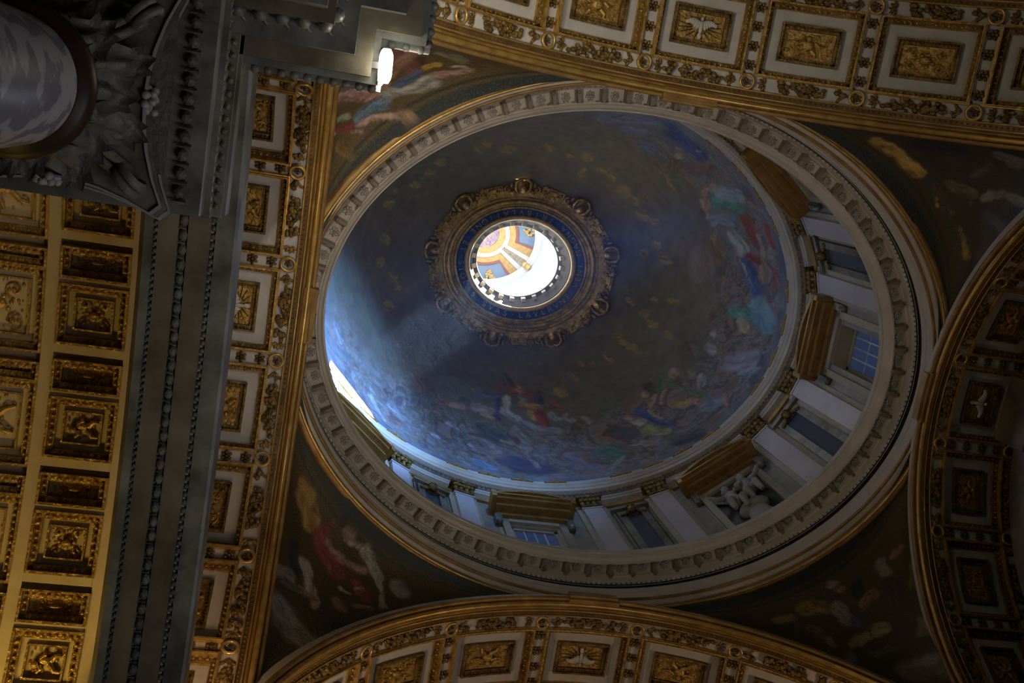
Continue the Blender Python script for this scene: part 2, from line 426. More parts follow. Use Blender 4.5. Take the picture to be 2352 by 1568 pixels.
STROKES={'dome':[(0.94,-3.94,23.78,1.89,-4,22.82,0.2,0.17,0.2,0.3),
(1.54,-3.77,23.88,1.99,-3.76,23.55,0.14,0.15,0.19,0.3),
(2.1,-3.48,24.07,2.31,-3.42,24.03,0.15,0.13,0.17,0.29),
(2.51,-3.76,22.86,3.1,-3.46,22.86,0.3,0.025,0.06,0.25),
(2.15,-3.97,22.48,2.74,-3.67,22.8,0.21,0.03,0.07,0.26),
(2.9,-3.11,24.01,2.87,-3.23,23.82,0.19,0.17,0.12,0.08),
(2.83,-3.33,23.66,2.87,-3.38,23.51,0.08,0.42,0.38,0.28),
(3.22,-3.12,23.6,3.44,-3.24,22.88,0.19,0.2,0.11,0.11),
(3.29,-2.87,23.95,3.38,-2.83,23.9,0.14,0.24,0.17,0.12),
(2.73,-3.52,23.34,3.08,-3.52,22.64,0.04,0.4,0.35,0.2),
(3.67,-2.6,23.88,3.75,-2.82,23.35,0.08,0.42,0.28,0.2),
(3.8,-2.4,23.97,3.94,-2.13,24.1,0.15,0.42,0.28,0.2),
(3.88,-2.1,24.21,3.81,-2.16,24.23,0.11,0.12,0.08,0.06),
(3.9,-2.66,23.38,4.17,-2.68,22.65,0.21,0.34,0.46,0.52),
(3.95,-2.43,23.69,4.33,-2.42,22.91,0.15,0.1,0.32,0.27),
(4.35,-2.56,22.36,4.46,-2.47,22.08,0.08,0.42,0.28,0.2),
(4.5,-2.37,22.41,4.6,-2.3,22.16,0.16,0.19,0.17,0.22),
(4.14,-2.01,23.94,4.39,-2.07,23.43,0.19,0.26,0.34,0.44),
(4.56,-2.12,22.91,4.76,-1.84,22.85,0.21,0.26,0.04,0.04),
(4.73,-2.12,22.13,4.95,-1.75,22.16,0.14,0.24,0.04,0.04),
(4.59,-1.69,23.49,4.78,-1.43,23.37,0.21,0.37,0.44,0.43),
(4.78,-1.87,22.7,5,-1.48,22.65,0.08,0.46,0.36,0.27),
(4.32,-1.49,24.14,4.53,-1.15,24.06,0.22,0.21,0.15,0.1),
(4.27,-1.59,24.14,4.27,-1.67,24.07,0.09,0.42,0.28,0.2),
(4.18,-1.08,24.56,4.32,-0.78,24.52,0.35,0.23,0.19,0.18),
(4.95,-1.08,23.29,5.19,-0.58,22.96,0.23,0.04,0.09,0.3),
(4.86,-1.15,23.43,5.14,-0.62,23.1,0.04,0.5,0.42,0.16),
(4.91,-1.3,23.2,5,-1.3,22.93,0.13,0.25,0.05,0.04),
(5.08,-1.15,22.83,5.17,-0.87,22.8,0.09,0.42,0.28,0.2),
(5.2,-1.15,22.28,5.31,-0.77,22.25,0.08,0.28,0.08,0.07),
(4.83,-0.91,23.66,4.91,-0.72,23.6,0.12,0.16,0.13,0.12),
(5.27,-0.07,22.86,5.37,0.09,22.38,0.31,0.2,0.4,0.54),
(5,0.06,23.57,5.15,0.09,23.21,0.19,0.1,0.31,0.27),
(5.09,0.33,23.34,5.18,0.38,23.09,0.15,0.44,0.42,0.27),
(4.65,0.44,24.14,4.69,0.36,24.1,0.12,0.16,0.11,0.08),
(4.32,1.28,24.28,4.35,1.39,24.17,0.14,0.2,0.14,0.11),
(4.86,1.11,23.48,4.88,1.18,23.38,0.13,0.2,0.14,0.11),
(4.71,0.74,23.95,4.74,0.78,23.9,0.11,0.36,0.36,0.37),
(4.61,1.14,23.93,4.67,1.2,23.79,0.13,0.36,0.36,0.4),
(4.96,1.27,23.09,5.21,1.04,22.43,0.25,0.32,0.33,0.44),
(5.03,1.47,22.56,5.21,1.2,22.05,0.13,0.28,0.38,0.52),
(3.99,1.92,24.24,4.02,1.95,24.17,0.11,0.42,0.28,0.2),
(4.26,1.87,23.9,4.28,1.91,23.82,0.11,0.26,0.18,0.13),
(4.46,1.86,23.55,4.48,1.96,23.4,0.13,0.4,0.4,0.4),
(3.42,2.46,24.35,3.45,2.53,24.24,0.16,0.09,0.06,0.04),
(3.32,2.59,24.31,3.34,2.61,24.27,0.08,0.42,0.28,0.2),
(3.76,2.42,23.98,3.66,2.67,23.76,0.08,0.42,0.28,0.2),
(3.51,2.6,24.08,3.44,2.82,23.84,0.09,0.42,0.28,0.2),
(3.77,2.02,24.42,3.65,2.45,24.1,0.06,0.04,0.2,0.1),
(3.89,2.2,24.08,4.45,2.19,23.09,0.07,0.08,0.22,0.11),
(3.87,2.62,23.52,4.1,2.49,23.32,0.14,0.4,0.27,0.1),
(3.14,2.98,23.95,3.75,3.02,22.82,0.1,0.05,0.09,0.3),
(3.36,2.93,23.76,3.59,2.96,23.34,0.04,0.45,0.38,0.16),
(3.28,3.23,23.24,3.58,3.13,22.86,0.15,0.32,0.34,0.19),
(3.01,3.18,23.75,3.18,3.18,23.52,0.11,0.4,0.39,0.36),
(2.42,3.01,24.57,2.44,3.31,24.1,0.04,0.05,0.2,0.12),
(2.65,2.77,24.7,2.64,3.26,24.01,0.04,0.05,0.2,0.12),
(2.88,3.18,23.9,2.95,3.16,23.87,0.09,0.42,0.28,0.2),
(4.42,2.36,22.8,4.57,2.24,22.54,0.19,0.26,0.37,0.5),
(4.2,2.38,23.31,4.29,2.38,23.1,0.1,0.42,0.28,0.2),
(4.72,2,22.62,4.69,2.16,22.21,0.06,0.42,0.28,0.2),
(3.73,3.14,22.28,4.03,2.92,22,0.27,0.09,0.1,0.15),
(2.17,3.86,23.04,2.46,3.82,22.69,0.23,0.09,0.23,0.23),
(2.47,3.83,22.56,2.03,4.06,21.92,0.09,0.27,0.4,0.44),
(3.11,3.44,22.93,3.16,3.46,22.72,0.08,0.34,0.34,0.4),
(3.3,3.47,22.07,3.57,3.29,21.98,0.12,0.16,0.17,0.25),
(2.81,3.6,22.96,3.35,3.35,22.67,0.05,0.32,0.33,0.38),
(-0.07,2.93,25.41,-0.04,3.02,25.32,0.16,0.07,0.09,0.09),
(-0.31,3.11,25.21,0.21,3.07,25.27,0.07,0.24,0.09,0.06),
(-0.06,3.34,24.96,-0.02,3.5,24.74,0.12,0.48,0.45,0.38),
(-0.09,3.59,24.61,0.19,3.69,24.43,0.12,0.46,0.46,0.46),
(-0.31,3.27,25.04,-0.29,3.74,24.35,0.08,0.07,0.05,0.2),
(0.1,3.19,25.14,0.66,3.14,25.14,0.1,0.36,0.08,0.06),
(0.27,3.07,25.26,0.38,3.15,25.17,0.09,0.5,0.3,0.12),
(0.76,3.13,25.13,0.81,3.24,25,0.14,0.07,0.05,0.13),
(0.33,3.27,25.04,0.44,3.31,24.98,0.08,0.2,0.27,0.38),
(0.37,3.42,24.84,0.76,3.39,24.82,0.11,0.5,0.27,0.08),
(0.58,3.53,24.65,0.6,3.6,24.54,0.1,0.52,0.4,0.1),
(0.81,3.53,24.61,0.93,3.78,24.13,0.16,0.32,0.05,0.04),
(1.08,3.28,24.88,1.43,3.34,24.69,0.08,0.35,0.1,0.06),
(-1.12,3.13,25.05,-0.81,3.34,24.87,0.06,0.2,0.16,0.12),
(-0.82,3.35,24.85,-0.31,3.27,25.04,0.06,0.14,0.12,0.2),
(1.01,2.89,25.34,1.34,2.82,25.31,0.05,0.18,0.15,0.1),
(1.26,3.01,25.14,1.45,3.05,25.04,0.14,0.3,0.25,0.09),
(1.11,3.51,24.56,1.26,3.57,24.41,0.09,0.38,0.39,0.4),
(1.46,3.47,24.47,1.62,3.52,24.31,0.1,0.34,0.32,0.32),
(1.89,3.45,24.28,1.98,3.47,24.18,0.09,0.42,0.28,0.2),
(-2.41,3.06,24.52,-2.31,3.18,24.42,0.14,0.19,0.1,0.08),
(-1.92,3.41,24.32,-1.53,3.46,24.46,0.06,0.32,0.09,0.07),
(-1.47,3.48,24.45,-1.24,3.54,24.46,0.1,0.42,0.28,0.2),
(-1.6,3.19,24.8,-1.45,3.24,24.8,0.1,0.1,0.1,0.1),
(-1.23,3.43,24.63,-1.03,3.48,24.62,0.1,0.08,0.09,0.09),
(-0.84,3.55,24.57,-0.48,3.58,24.6,0.15,0.3,0.28,0.27),
(-0.58,3.66,24.45,-0.45,3.71,24.38,0.11,0.42,0.28,0.2),
(0.06,4.31,22.67,0.56,4.31,22.51,0.39,0.06,0.07,0.17),
(0.47,4.26,22.88,0.53,4.3,22.62,0.1,0.34,0.3,0.36),
(-0.92,4.28,22.41,-0.68,4.32,22.25,0.18,0.15,0.27,0.5),
(-0.2,4.37,21.65,0.63,4.34,21.72,0.1,0.15,0.27,0.48),
(-0.68,3.95,23.85,-0.36,4.03,23.7,0.26,0.07,0.09,0.11),
(-0.26,4.07,23.61,0.42,4.12,23.44,0.04,0.4,0.34,0.28),
(0.17,3.87,24.11,0.46,4.01,23.75,0.17,0.2,0.2,0.17),
(0.33,3.76,24.31,1.2,3.77,24.04,0.11,0.25,0.26,0.28),
(0.74,3.97,23.76,0.88,3.99,23.67,0.08,0.3,0.22,0.1),
(1.38,4.1,22.99,1.6,4.14,22.51,0.21,0.2,0.18,0.26),
(-1.58,3.84,23.69,-1.36,3.91,23.64,0.07,0.4,0.43,0.5),
(-1.95,3.95,22.99,-1.85,3.98,22.97,0.07,0.42,0.44,0.54),
(-1.07,4.12,23.18,-0.97,4.14,23.15,0.07,0.35,0.3,0.4),
(-0.51,4.15,23.32,-0.3,4.2,23.2,0.09,0.3,0.27,0.33),
(-3.05,3.39,23.2,-2.73,3.62,23.02,0.12,0.3,0.33,0.42),
(-3.6,3.14,22.8,-3.26,3.47,22.28,0.09,0.33,0.37,0.45),
(-4.6,1.67,23.51,-4.39,2.05,23.44,0.1,0.28,0.32,0.42),
(-4.43,2.18,23.15,-4.18,2.48,23.16,0.08,0.12,0.14,0.2),
(-3.5,2.98,23.44,-3.27,3.16,23.41,0.1,0.16,0.15,0.17),
(-3.02,2.94,24.16,-2.86,3.06,24.13,0.08,0.18,0.16,0.15),
(1.03,-2.57,25.61,1.1,-2.68,25.51,0.11,0.27,0.21,0.075),
(2.53,-3.01,24.49,2.76,-2.9,24.45,0.05,0.27,0.22,0.08),
(2.83,-2.85,24.45,3.1,-2.61,24.5,0.07,0.26,0.21,0.07),
(-3.73,-1.15,25,-3.66,-1.13,25.07,0.13,0.27,0.21,0.075),
(-3.67,-0.27,25.27,-3.59,-0.25,25.34,0.13,0.27,0.21,0.075),
(-3.61,-1.43,24.98,-3.55,-1.41,25.05,0.09,0.27,0.21,0.075),
(-3.17,-1.71,25.19,-3.09,-1.69,25.26,0.13,0.27,0.21,0.075),
(-2.83,-2.03,25.22,-2.76,-2.01,25.29,0.12,0.27,0.21,0.075),
(-2.61,-2.32,25.15,-2.53,-2.29,25.22,0.12,0.27,0.21,0.075),
(-1.77,-2.78,25.19,-1.69,-2.77,25.24,0.12,0.27,0.21,0.075),
(-1.54,-2.95,25.11,-1.46,-2.93,25.15,0.12,0.27,0.21,0.075),
(-0.94,-2.91,25.32,-0.87,-2.9,25.36,0.13,0.27,0.21,0.075),
(-0.1,-3.11,25.22,-0.04,-3.09,25.25,0.13,0.27,0.21,0.075),
(0.58,-3.05,25.25,0.65,-3.03,25.26,0.13,0.27,0.21,0.075),
(0.96,-3.04,25.19,1.03,-3.01,25.2,0.15,0.27,0.21,0.075),
(1.42,-2.81,25.29,1.49,-2.79,25.29,0.15,0.27,0.21,0.075),
(1.7,-2.65,25.34,1.77,-2.62,25.34,0.13,0.27,0.21,0.075),
(2.08,-2.32,25.44,2.16,-2.3,25.42,0.17,0.27,0.21,0.075),
(2.43,-2.1,25.42,2.49,-2.08,25.4,0.13,0.27,0.21,0.075),
(2.68,-2.23,25.18,2.75,-2.2,25.15,0.11,0.27,0.21,0.075),
(2.75,-1.84,25.4,2.82,-1.82,25.37,0.16,0.27,0.21,0.075),
(3.03,-1.73,25.28,3.09,-1.71,25.25,0.09,0.27,0.21,0.075),
(3.24,-1.12,25.41,3.31,-1.11,25.37,0.1,0.27,0.21,0.075),
(3.57,-0.73,25.28,3.63,-0.71,25.24,0.12,0.27,0.21,0.075),
(3.06,-0.85,25.62,3.12,-0.82,25.59,0.09,0.27,0.21,0.075),
(3.83,0.23,25.13,3.89,0.25,25.07,0.1,0.27,0.21,0.075),
(3.45,0.35,25.43,3.51,0.37,25.39,0.09,0.27,0.21,0.075),
(3.28,0.73,25.5,3.33,0.75,25.45,0.11,0.27,0.21,0.075),
(3.53,0.89,25.27,3.59,0.9,25.21,0.09,0.27,0.21,0.075),
(3.87,1.12,24.88,3.93,1.13,24.82,0.09,0.27,0.21,0.075),
(3.43,0.91,25.34,3.5,0.93,25.28,0.1,0.27,0.21,0.075),
(3.09,1.65,25.28,3.15,1.68,25.22,0.1,0.27,0.21,0.075),
(2.88,1.6,25.45,2.94,1.61,25.4,0.09,0.27,0.21,0.075),
(2.58,1.98,25.41,2.65,2.01,25.36,0.1,0.27,0.21,0.075),
(2.16,2.28,25.43,2.23,2.3,25.38,0.1,0.27,0.21,0.075),
(1.9,2.28,25.55,1.96,2.31,25.51,0.09,0.27,0.21,0.075),
(1.73,2.66,25.31,1.79,2.68,25.27,0.1,0.27,0.21,0.075),
(1.62,2.59,25.42,1.69,2.6,25.38,0.07,0.27,0.21,0.075),
(-3.73,0.33,25.21,-3.66,0.35,25.27,0.12,0.27,0.21,0.075),
(-3.35,0.73,25.44,-3.27,0.76,25.5,0.13,0.27,0.21,0.075),
(-3.37,1.37,25.21,-3.31,1.4,25.25,0.14,0.27,0.21,0.075),
(-3.2,0.95,25.5,-3.13,0.97,25.54,0.1,0.27,0.21,0.075),
(2.93,0.47,25.77,3,0.49,25.72,0.09,0.27,0.21,0.075),
(2.76,1.42,25.61,2.83,1.44,25.56,0.09,0.27,0.21,0.075)],
'TL':[(-5.05,-3.12,13.98,-4.7,-3.26,14.48,0.1,0.5,0.31,0.28),
(-4.46,-3.86,13.71,-4,-3.77,14.45,0.17,0.24,0.1,0.08),
(-4.53,-3.3,14.61,-4.1,-3.89,14.06,0.13,0.42,0.23,0.17),
(-4.28,-3.38,14.72,-3.75,-3.62,14.79,0.12,0.52,0.49,0.44),
(-4.66,-3,14.76,-4.36,-3.22,14.8,0.12,0.2,0.29,0.4),
(-4.16,-3.54,14.64,-3.97,-3.68,14.59,0.1,0.13,0.18,0.3),
(-4.64,-2.89,14.85,-4.24,-3.05,14.95,0.06,0.58,0.4,0.32),
(-4.12,-3.11,14.96,-4.05,-3.06,14.98,0.09,0.46,0.29,0.2),
(-4.16,-3.22,14.9,-4.24,-3.18,14.89,0.08,0.14,0.09,0.05),
(-3.68,-3.7,14.74,-3.21,-3.87,14.74,0.05,0.52,0.32,0.26),
(-3.85,-3.79,14.52,-3.71,-3.82,14.56,0.07,0.55,0.36,0.08),
(-5.04,-2.71,14.47,-4.79,-2.82,14.77,0.08,0.26,0.06,0.07),
(-5.06,-2.63,14.48,-4.61,-2.77,14.92,0.04,0.46,0.29,0.27),
(-4.96,-2.87,14.5,-4.83,-2.97,14.61,0.05,0.36,0.36,0.26),
(-3.76,-3.96,14.18,-3.41,-3.93,14.54,0.06,0.3,0.27,0.18),
(-3.52,-3.85,14.62,-3.26,-3.88,14.7,0.03,0.5,0.47,0.36),
(-4.94,-3.29,14.04,-4.73,-3.4,14.27,0.06,0.12,0.12,0.1),
(-4.51,-3.55,14.32,-4.35,-3.64,14.34,0.08,0.36,0.2,0.14),
(-4.92,-2.53,14.82,-4.79,-2.44,14.97,0.09,0.3,0.2,0.07),
(-4.59,-3.13,14.71,-4.47,-3.25,14.71,0.03,0.1,0.14,0.2),
(-4.42,-3.37,14.63,-4.11,-3.38,14.81,0.03,0.36,0.34,0.32),
(-4.59,-3.22,14.63,-4.33,-3.48,14.59,0.03,0.55,0.36,0.28),
(-4.93,-3.18,14.22,-4.73,-3.2,14.51,0.02,0.3,0.16,0.15)],
'TR':[(3.07,-3.9,14.75,3.45,-3.77,14.77,0.09,0.62,0.42,0.12),
(3.45,-3.77,14.77,3.91,-3.52,14.8,0.1,0.62,0.42,0.12),
(3.59,-3.93,14.4,3.92,-3.93,14.12,0.17,0.05,0.05,0.06),
(4.33,-3.15,14.86,4.39,-3.06,14.88,0.03,0.6,0.42,0.12),
(4.58,-2.99,14.82,4.62,-3.02,14.77,0.04,0.42,0.3,0.1),
(4.75,-2.79,14.83,4.82,-2.75,14.79,0.03,0.6,0.4,0.12),
(4.85,-2.66,14.81,5,-2.41,14.78,0.06,0.4,0.28,0.1),
(4.44,-3.9,13.61,4.64,-3.84,13.51,0.13,0.3,0.3,0.29),
(4.92,-3.38,13.97,5.02,-3.32,13.79,0.1,0.26,0.26,0.24),
(4.41,-3.39,14.61,4.61,-3.34,14.49,0.12,0.22,0.2,0.16),
(4.94,-3.02,14.4,5.04,-2.91,14.28,0.13,0.12,0.12,0.13),
(4.2,-3.36,14.79,4.35,-3.29,14.76,0.07,0.12,0.08,0.06),
(4.46,-3.62,14.27,4.48,-3.77,13.93,0.09,0.14,0.14,0.17),
(4.78,-3.26,14.37,4.82,-3.43,14.07,0.07,0.3,0.29,0.27),
(4.61,-3.07,14.74,4.71,-3.18,14.56,0.05,0.28,0.26,0.24)],
'BL':[(-4.76,2.74,14.84,-4.61,3.07,14.74,0.17,0.45,0.28,0.08),
(-4.84,2.55,14.88,-4.76,2.68,14.87,0.09,0.4,0.24,0.07),
(-4.43,3.28,14.7,-4.16,3.7,14.43,0.16,0.32,0.08,0.07),
(-4.31,3.37,14.71,-4.08,3.61,14.61,0.08,0.42,0.28,0.2),
(-4.08,3.61,14.61,-3.76,3.73,14.67,0.07,0.42,0.28,0.2),
(-4.03,3.26,14.92,-4,3.31,14.9,0.09,0.42,0.28,0.2),
(-4.12,3.11,14.96,-4.1,3.08,14.97,0.09,0.05,0.04,0.04),
(-4.81,3.3,14.28,-4.73,3.56,14.01,0.11,0.05,0.05,0.06),
(-4.61,3.54,14.21,-4.51,3.75,13.94,0.1,0.47,0.43,0.37),
(-3.73,3.5,14.88,-3.46,3.85,14.65,0.09,0.47,0.45,0.37),
(-3.46,3.85,14.65,-3.42,4.04,14.09,0.06,0.45,0.43,0.35),
(-4.44,3.78,13.96,-4.43,3.9,13.6,0.07,0.42,0.28,0.2),
(-4.07,3.94,13.93,-4.01,3.99,13.77,0.1,0.36,0.22,0.15),
(-3.87,3.85,14.39,-3.71,3.97,14.19,0.1,0.3,0.09,0.08),
(-3.8,4,13.96,-3.65,4.02,13.99,0.06,0.45,0.27,0.22),
(-4.9,3.76,13.22,-4.51,4.02,12.84,0.23,0.36,0.34,0.3),
(-4.97,3.48,13.67,-4.81,3.57,13.84,0.11,0.34,0.28,0.23),
(-4.24,3.66,14.42,-4.14,4.04,13.06,0.02,0.3,0.26,0.2),
(-4.13,4.03,13.34,-3.98,4.04,13.36,0.12,0.05,0.07,0.1),
(-3.16,3.96,14.6,-3.1,4.01,14.5,0.13,0.3,0.29,0.26),
(-4.65,3.71,13.83,-4.44,3.85,13.75,0.05,0.3,0.2,0.15),
(-4.08,3.84,14.23,-3.94,3.91,14.18,0.03,0.5,0.45,0.4),
(-3.86,3.9,14.29,-3.74,3.91,14.35,0.03,0.5,0.44,0.38),
(-4.47,3.19,14.75,-4.32,3.13,14.88,0.05,0.3,0.1,0.1),
(-4.8,3.76,13.44,-4.6,3.9,13.35,0.02,0.15,0.15,0.14),
(-4.01,3.37,14.87,-3.87,3.44,14.88,0.05,0.4,0.38,0.3),
(-3.54,4.05,13.71,-3.28,4.06,13.89,0.05,0.1,0.09,0.07),
(-4.96,3.53,13.61,-4.65,3.72,13.8,0.06,0.22,0.17,0.14)],
'BR':[(3.6,3.77,14.7,3.85,3.69,14.66,0.14,0.36,0.26,0.07),
(3.14,3.96,14.62,3.33,3.91,14.63,0.09,0.34,0.27,0.09),
(4.07,3.34,14.86,4.02,3.38,14.85,0.07,0.42,0.37,0.32),
(4.17,3.4,14.77,4.13,3.44,14.76,0.06,0.42,0.28,0.2),
(4.41,3.28,14.72,4.45,3.36,14.62,0.12,0.04,0.035,0.03),
(4.09,3.65,14.56,4.17,3.74,14.34,0.12,0.44,0.41,0.36),
(4.31,3.69,14.3,4.32,3.71,14.25,0.11,0.1,0.15,0.24),
(4.79,2.83,14.76,4.86,2.92,14.62,0.1,0.36,0.35,0.3),
(5.03,2.53,14.66,4.95,2.66,14.69,0.06,0.35,0.22,0.15),
(4.68,3.27,14.49,4.48,3.49,14.44,0.08,0.36,0.2,0.14),
(4.87,3.06,14.47,4.89,3.21,14.26,0.14,0.06,0.05,0.05),
(4.61,3.65,14.01,4.17,3.91,13.94,0.11,0.4,0.38,0.2),
(3.99,4,13.74,3.85,4.05,13.51,0.1,0.26,0.26,0.28),
(5.05,3.35,13.66,5.05,3.39,13.59,0.17,0.3,0.24,0.15),
(4.69,3.91,13.15,4.93,3.8,13.05,0.23,0.35,0.3,0.25),
(3.56,3.96,14.36,3.67,3.96,14.25,0.09,0.22,0.18,0.14),
(3.45,3.88,14.62,3.31,4.03,14.26,0.03,0.16,0.16,0.17),
(5.08,2.69,14.34,5.06,2.94,14.15,0.09,0.27,0.22,0.06),
(4.46,3.7,14.11,4.43,3.83,13.84,0.04,0.14,0.14,0.08),
(4.08,3.74,14.42,4.29,3.64,14.4,0.03,0.25,0.24,0.22),
(4.29,3.94,13.67,4.66,3.8,13.6,0.05,0.2,0.18,0.14),
(3.8,3.96,14.13,3.81,4,13.97,0.06,0.38,0.33,0.25)],
}

def mix(a, b, t):
    t = np.clip(t, 0, 1)[:, None]
    return np.asarray(a) * (1 - t) + np.asarray(b) * t


# ================================================================ the setting
A_, B_, RL, RT, HX, HY, ZS = 5.08, 4.04, 4.08, 5.31, 15.0, 14.77, 11.0
BAND = 1.98
m_ = MB().box(-13, 13, -11, 11, -1.8, -1.6)
tag(m_.build('floor', FLOORM), kind='structure')
for nm, bx in (('wall_left', (-12.2, -12, -9, 9)), ('wall_right', (9.0, 9.2, -9, 9)), ('wall_back', (-12, 9, -8.2, -8)), ('wall_front', (-12, 9, 8, 8.2))):
    tag(MB().box(*bx, -1.6, 17.0).build(nm, PLAIN), kind='structure')
# ceiling slab above the arches with the oval hole of the drum
n = 240
T = np.linspace(0, 2 * PI, n, endpoint=False)
inner = [((5.9) * math.cos(t), 4.84 * math.sin(t), 16.9) for t in T]
outer = [(12.3 * np.clip(math.cos(t) * 1.6, -1, 1), 8.3 * np.clip(math.sin(t) * 1.6, -1, 1), 16.9) for t in T]
tag(MB().grid([inner, outer], closed_v=True).build('ceiling', PLAIN), kind='structure')
# piers at the corners (only their inner corner can be seen)
for k, (sx, sy) in enumerate(((-1, -1), (1, -1), (-1, 1), (1, 1))):
    x0, x1 = sorted((sx * A_, sx * (A_ + BAND)))
    y0, y1 = sorted((sy * B_, sy * (B_ + BAND)))
    tag(MB().box(x0, x1, y0, y1, -1.6, 11.4).build('wall_pier_%d' % (k + 1), MARBLEW), kind='structure')


# ================================================================ coffered arches
def bend(R):
    def fn(s, v, h):
        return ((R - h) * math.sin(s / R), v, (R - h) * math.cos(s / R))
    return fn


def beads_rect(mb, hs, hv, vc, h, r, step):
    for (a0, a1, fixed, ax) in ((-hs, hs, vc - hv, 0), (-hs, hs, vc + hv, 0), (vc - hv, vc + hv, -hs, 1), (vc - hv, vc + hv, hs, 1)):
        k = max(2, int((a1 - a0) / step))
        for i in range(k + 1):
            q = a0 + (a1 - a0) * i / k
            c = (q, fixed, h) if ax == 0 else (fixed, q, h)
            mb.ball(c, (r, r, r * .9), 6, 4)


def dove(mb, vc, k=1.0, h=-.12):
    # body, head, tail, two spread wings
    mb.ball((0, vc, h + .02), (.035 * k, .11 * k, .04), 8, 5)
    mb.ball((0, vc + .125 * k, h + .03), (.03 * k, .035 * k, .03), 7, 5)
    mb.ball((0, vc - .13 * k, h + .01), (.04 * k, .06 * k, .02), 7, 5)
    for sg in (-1, 1):
        for j in range(6):
            u = j / 5
            c = (sg * (.05 + .17 * u) * k, vc + (.03 + .06 * math.sin(u * 2.2) - .02 * u) * k, h + .02)
            a = sg * (.25 + .5 * u)
            rot = [[math.cos(a), -math.sin(a), 0], [math.sin(a), math.cos(a), 0], [0, 0, 1]]
            mb.ball(c, (.035 * k, .075 * k * (1.1 - .5 * u), .022), 7, 4, rot)


def scroll(mb, c, r, turns, sg, h, w=.016):
    pts = []
    for i in range(16):
        u = i / 15
        a = sg * u * turns * 2 * PI
        q = r * (1 - .82 * u)
        pts.append((c[0] + q * math.cos(a), c[1] + q * math.sin(a), h + .02 * u))
    mb.tube(pts, [w * (1.2 - .4 * i / 15) for i in range(16)], 5)
    mb.ball((c[0], c[1], h + .03), (r * .28, r * .28, .03), 6, 4)


def relief_scrolls(mb, hs, hv, vc, h, seed):
    rnd = random.Random(seed)
    mb.ball((0, vc, h + .03), (hs * .22, hv * .3, .05), 8, 6)
    for sx in (-1, 1):
        for sy in (-1, 1):
            scroll(mb, (sx * hs * .55, vc + sy * hv * .5), min(hs, hv) * .36, 1.2, sx * sy, h + .015, .014)
            for j in range(3):
                mb.ball((sx * hs * rnd.uniform(.15, .92), vc + sy * hv * rnd.uniform(.1, .9), h + .015), (.03, .022, .022), 6, 4)
    for j in range(26):
        mb.ball((hs * rnd.uniform(-.95, .95), vc + hv * rnd.uniform(-.92, .92), h + .006), (rnd.uniform(.014, .034), rnd.uniform(.012, .028), .018), 6, 4)
    for j in range(7):
        a = 2 * PI * j / 7
        mb.ball((hs * .3 * math.cos(a), vc + hv * .42 * math.sin(a), h + .02), (.035, .03, .022), 6, 4)


def relief_figure(mb, hs, hv, vc, h, seed):
    rnd = random.Random(seed)
    mb.ball((rnd.uniform(-.03, .03), vc, h + .03), (hs * .26, hv * .38, .05), 8, 6)
    mb.ball((rnd.uniform(-.04, .04), vc + hv * .5, h + .05), (.045, .045, .045), 8, 6)
    for sg in (-1, 1):
        p0 = np.array((sg * hs * .2, vc + hv * .25, h + .04))
        p1 = np.array((sg * hs * rnd.uniform(.5, .8), vc + hv * rnd.uniform(-.1, .6), h + .04))
        mb.tube([p0, (p0 + p1) / 2 + (0, -.03, .01), p1], [.03, .025, .018], 6)
        p0 = np.array((sg * hs * .12, vc - hv * .3, h + .03))
        p1 = np.array((sg * hs * rnd.uniform(.3, .6), vc - hv * .85, h + .03))
        mb.tube([p0, (p0 + p1) / 2 + (sg * .03, 0, .02), p1], [.038, .03, .02], 6)
    for j in range(26):
        mb.ball((hs * rnd.uniform(-.9, .9), vc + hv * rnd.uniform(-.88, .88), h + .008), (rnd.uniform(.02, .05), rnd.uniform(.015, .035), .022), 6, 4)


def rosette_mesh(r, n=6, h=0.0):
    mb = MB()
    for i in range(n):
        a = 2 * PI * i / n
        rot = [[math.cos(a), -math.sin(a), 0], [math.sin(a), math.cos(a), 0], [0, 0, 1]]
        mb.ball((r * .58 * math.cos(a), r * .58 * math.sin(a), h), (r * .42, r * .3, r * .3), 6, 4, rot)
    mb.ball((0, 0, h + r * .12), (r * .3, r * .3, r * .4), 6, 4)
    return mb


def garland_mesh(L, w, seed):
    rnd = random.Random(seed)
    mb = MB()
    for i in range(54):
        u = rnd.uniform(-1, 1) * (.3 + .7 * rnd.random())
        env = (.30 + .70 * math.cos(u * PI * .5) ** .8) * (1 if abs(u) < .72 else .9)
        q = rnd.uniform(-1, 1) * env * w
        r = rnd.uniform(.024, .044)
        mb.ball((u * L, q, .012 + .03 * (1 - abs(q) / w) * env), (r * 1.2, r, r), 6, 4)
    for sg in (-1, 1):          # leaf sprays at both ends
        for j in range(5):
            a = (j - 2) * .55
            mb.ball((sg * L * (.80 + .12 * math.cos(a)), .06 * math.sin(a) * 1.2, .012), (.055, .024, .02), 6, 4,
                    [[math.cos(a), -math.sin(a), 0], [math.sin(a), math.cos(a), 0], [0, 0, 1]])
    return mb


def arc_tube(mb, R, v, h, r, th, n=90, seg=6):
    mb.tube([((R - h) * math.sin(a), v, (R - h) * math.cos(a)) for a in np.linspace(-th, th, n)], r, seg)


KITS = {}


